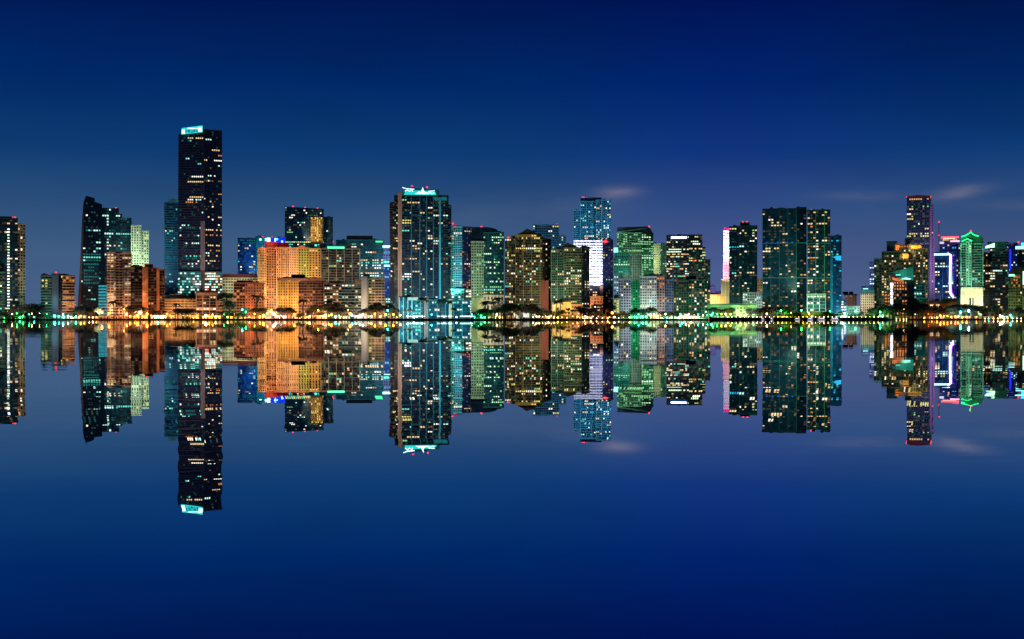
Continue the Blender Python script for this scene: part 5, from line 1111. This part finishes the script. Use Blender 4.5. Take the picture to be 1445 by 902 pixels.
# ------------------------------------------------------------------ lamps
LC = {'o': ('#ff9a30', 'orange'), 'w': ('#ffe2b0', 'cream'), 'g': ('#50ff80', 'green'), 'c': ('#60fff0', 'cyan'), 'b': ('#b0e0ff', 'pale'), 'y': ('#ffd040', 'yellow')}
LSTR = {'o': 22, 'w': 14, 'g': 14, 'c': 14, 'b': 14, 'y': 13}
LCOL = {'o': '#ff8c28', 'w': '#ffcf90', 'g': '#38ff70', 'c': '#40fff0', 'b': '#a0d8ff', 'y': '#ffc030'}
LAMPS = '''11,443,w,.6 17,443,w,.6 24,443,g,.7 33,445,g,1.3 41,443,g,.7 45,443,w,.6 48,448,c,.6 56,443,w,.7 63,446.5,w,.7 66,443,g,.6 6,448,g,.6 20,447.5,b,.5 28,448,c,.5
77,446,c,1.5 83,447,c,.8 89,445,b,1.2 96,446,b,.9 103,444,w,1.5 110,444,w,.9 107,447,c,.8 114,445.5,y,.9 119,446,o,.8 126,448,w,.7 131,448,w,.7 136,447.5,o,.5
144,440,o,1.25 154,443,o,1.2 175,437,o,.9 179,443,o,1.1 183.5,446,o,.8 190,446.5,o,.9 194,446,o,1.6 207.5,442.5,o,1.5 203,447,o,.7 213,446,o,.6 223,447,c,1.4 236,443,o,1.1 240,446,o,1.1 232,447,o,.7
258,445,g,.5 265,444,g,.5 273,447.5,y,.9 287,447,o,1.0 290.5,446.5,w,1.9 295,445,o,.9 300,443,o,1.0 304,447,w,.6 316,444.5,g,.8 321,448,w,.6 331,443,o,1.3 338,441,g,.9 342,437,c,1.0 347,440,g,.8 352,447,w,.6
359.5,443,o,1.1 360,447,o,.8 372,445.5,o,2.1 367,447,o,.8 383,438,o,.9 387,443,b,1.3 390,446,w,1.0 396,445,b,.8 415.5,443,o,1.3 402,448,o,.6 425,447,y,.9 437,447,w,1.0 443,443,o,1.1 449,437,y,1.2 433,447,y,.7 456,446,w,.8
468,443,o,1.5 473.5,447.5,c,1.3 478,446,c,.8 464,446,o,.8 491,438,w,.9 494,443,o,1.4 497,446.5,c,.9 502,447,c,.7 512,443.5,w,1.4 508,446,b,.8 520,447,o,.7 529,443.5,o,1.4 524,447,w,.7 537,447,w,.7 544,443.5,y,1.4 547,438,c,.9 555,443.5,o,1.4 565,444,o,1.1 560,447,o,.8
588,447,b,1.0 609,443.5,c,1.1 584,446.5,b,1.1 596,446.5,b,1.0 575,446.5,b,1.1 666,443.5,c,1.0 675,444,c,1.0 679,445,g,1.0 684,447,g,.9 690,447.5,g,.7 701.5,443,w,1.1 703,446,w,.8 644,447,b,.8
752,447,w,.7 757,446,w,.7 761,447,w,.6 766,447,w,.7 770,447.3,w,.8 774,447.3,w,.8 778,446.5,w,1.0 782,447,w,.9 787,447.5,y,.8 793,447.5,y,.7 800,447.5,y,.7 808,447.5,y,.7 815,447,y,.7
826,446.5,w,.9 825,449.5,w,.7 834,449.3,w,.9 842,449.3,w,.9 850,449,w,.9 857.5,449.3,w,.9 864,442,o,1.5 860,447,y,.7 867,448,w,.8 873,448,w,.6 880,448,w,.6 888,448,w,.6
896,447,g,1.0 901.5,443,c,1.1 907,447,c,.9 912,447,g,1.6 917,444,g,.8 923,444,w,.8 931,443.5,w,1.0 939,443,w,1.1 941,447.5,c,.8 945,443,b,1.0 948,444,b,.9 955,444,w,.9 960,443,c,1.2 962.5,447,c,1.0 968,444,w,1.1 975,448,w,1.4 972,443.5,w,.8
980,444,w,.7 985,444,c,.8 992,444,w,.8 998,444,c,.8 1004,444.5,c,1.1 1006,441,g,1.1 1012,443,g,.9 1018,443.5,y,.8 1024,444,w,1.0 1031,443.5,y,.8 1045,444,y,1.0 1052,443.5,w,.9
1082,442.5,w,1.3 1102,439,g,1.4 1116,442.5,w,1.2 1131,438,g,1.1 1171,439,g,1.2 1151,442.5,w,1.3 1190,446,b,2.0 1192,441,b,1.2 1187,447,c,1.0 1160,443,w,.8 1142,443.5,y,.8
1207,439.5,c,.8 1242,440.5,g,1.5 1241.5,446,c,.9 1248,437.5,y,.8 1265,451,w,.6 1270,450.5,y,.6 1275,450.5,w,.8 1279,451,w,.7 1310,444,o,.9 1275.5,436,w,.6
1322,447.5,o,.8 1327,446.5,o,.8 1332,447,o,.8 1337,446.5,o,.6 1342,447.5,o,.7 1348,447,o,.8 1352,446.5,o,.8 1358,448,o,.7 1364,448,o,.7 1373,446,o,.8 1378,448,o,.5 1304,449,y,.6 1315,449,y,.6
1355.5,439.5,c,1.9 1367,439,b,1.3 1375,440,g,.5 1390,449.8,w,1.0 1395,449.8,c,.9 1402,449.5,w,.9 1408,449.5,w,.9 1414,446,w,1.3 1417,449.5,w,1.2 1422,449.5,o,.9 1426,445,c,.9 1429,449.5,b,.9 1435,449.5,w,.8 1441,449.5,w,.8 1411,444.5,w,.9 1400,437,g,.6'''
def lamps():
    base = MB(); base.tube([(0, 0, 0), (0, 0, .5), (0, 0, .55), (0, 0, 1)], [.16, .15, .09, .07], 6)
    items = []
    col = MB(); col.ball((0, 0, 0), 1, 8, 6)
    quay = [f'{x},447.3,{c},.22' for x, c in [(x, 'wy'[int(x) % 2]) for x in [1027+5.9*i for i in range(38)]]]
    for ent in LAMPS.split()+quay:
        px, py, c, s = ent.split(','); px = float(px); py = float(py); s = float(s)
        Y = (1461 if (int(px*7) % 5) < 3 else 1447) if py < 448.6 else 1438.5
        if ent in quay: Y = 1446
        z = (CY-py)*Y/F+CAMH
        zb = GROUND if Y > 1440 else .1
        if 1000 < px < 1252: zb = 3.4 if False else GROUND
        z = max(z, zb+.9)
        e = link('street_lamp' if py < 448.6 else 'quay_lamp', None, loc=((px-CX)*Y/F, Y, zb)); e['category'] = 'street lamp'
        if ('pole') not in _winmesh: _winmesh['pole'] = base.mesh('pole', wallmat('#1c2022'))
        k = ('globe', c)
        if k not in _winmesh:
            b = MB(); b.ball((0, 0, 0), 1, 8, 6); _winmesh[k] = b.mesh('lamp_globe', emit(LCOL[c], LSTR[c], True))
        r = (.26+.60*s)*(.9 if py < 448.6 else .62)*(.75+.5*((px*3.7) % 1)); z += 1.6*(((px*1.37) % 1)-.5) if py < 448.6 and ent not in quay else 0
        o = link('pole', _winmesh['pole'], e); o.scale = (1, 1, max(.3, z-zb-r*.9))
        o = link('lamp_globe', _winmesh[k], e, (0, 0, z-zb)); o.scale = (r, r, r)
        if s >= .75 and py < 448.6:   # the light this lamp throws, hung just under its globe
            ld = bpy.data.lights.new('lamp_light', 'POINT'); ld.color = lin(LCOL[c]); ld.shadow_soft_size = 0; ld.energy = 10500*s*s
            lo = bpy.data.objects.new('lamp_light', ld); COL.objects.link(lo); lo.parent = e; lo.location = (0, -.3, z-zb-r-.25)
        size = 'big ' if s >= 1.2 else 'tiny ' if s <= .6 else ''
        where = 'before the '+front_of(px)
        if ent in quay: where = 'quayside by the '+front_of(px)
        elif py >= 448.6: where = 'at the water below the '+front_of(px)
        items.append((e, f'{size}{LC[c][1]} lamp', px, where))
    name_all(items, 'lamps', 'lamps along the waterfront')

# ------------------------------------------------------------------ boats at the quay
def boat(px, length, label, lit, hull='#505458', Y=1428):
    e = link('motor_yacht', None, loc=((px-CX)*Y/F, Y, 0)); tag(e, label, 'boat', 'boats moored along the quay')
    L_ = length; b = MB()
    secs = [(-.5, .95, 1.0), (-.2, 1.0, 1.0), (.15, .98, 1.1), (.38, .6, 1.3), (.5, .05, 1.5)]
    W = L_*.14; n = len(secs)
    for (t_, w_, h_) in secs:
        k = len(b.v); b.v += [(t_*L_, -w_*W*.6, -.4), (t_*L_, w_*W*.6, -.4), (t_*L_, w_*W, h_), (t_*L_, -w_*W, h_)]
    for i in range(n-1):
        for j in range(4): q = (j+1) % 4; b.f.append((i*4+j, i*4+q, (i+1)*4+q, (i+1)*4+j))
    b.f.append((0, 3, 2, 1)); b.f.append(tuple((n-1)*4+j for j in range(4))); b.build('hull', wallmat(hull, .5), e)
    c = MB(); c.hexa([(-.38*L_, -W*.8, 1.0), (.22*L_, -W*.7, 1.05), (.22*L_, W*.7, 1.05), (-.38*L_, W*.8, 1.0)], [(-.36*L_, -W*.7, 2.5), (.08*L_, -W*.6, 2.5), (.08*L_, W*.6, 2.5), (-.36*L_, W*.7, 2.5)]); c.build('cabin', wallmat('#6a6c70', .5), e)
    m = MB(); m.tube([(-.2*L_, 0, 2.5), (-.22*L_, 0, 4.2)], .06, 5); m.build('mast', wallmat('#c0c0c0'), e)
    for k in range(lit):
        x = -.33*L_+k*(.46*L_)/max(1, lit-.2); o = link('window', window_mesh('bwhite', winmat(*LIT['bwhite'])), e, (x+.4, -W*.80, 1.75)); o.scale = (.46*L_/lit*.62, 1, .75)
    w2 = MB(); w2.box(-.45*L_, .2*L_, -W*1.03, -W*.99, .45, .95)
    if lit: w2.build('hull_light', winmat('#ffe8e0', .5), e)

def boats():
    boat(1126.5, 9, 'short lit motor yacht left of the other lit ones at the quay', 3)
    boat(1144.5, 9.5, 'lit motor yacht second from the left below the twin slab', 4)
    boat(1160.5, 13, 'long white lit motor yacht third from the left below the twin slab', 6)
    boat(1179.5, 14, 'longest white lit motor yacht beside the azure tower quay', 7)
    boat(1077, 5, 'small launch with two lit windows moored at left of the quay', 2, '#687078')
    boat(1090, 4.5, 'tiny dark launch with a single lit window at the quay', 1, '#28383c')

make_world(); make_camera(); make_setting(); name_all([(e, p, x, 'by '+front_of(x)) for e, p, x, _ in GW], 'walls', 'added light-catching walls along the promenade'); plant(); lamps(); boats()
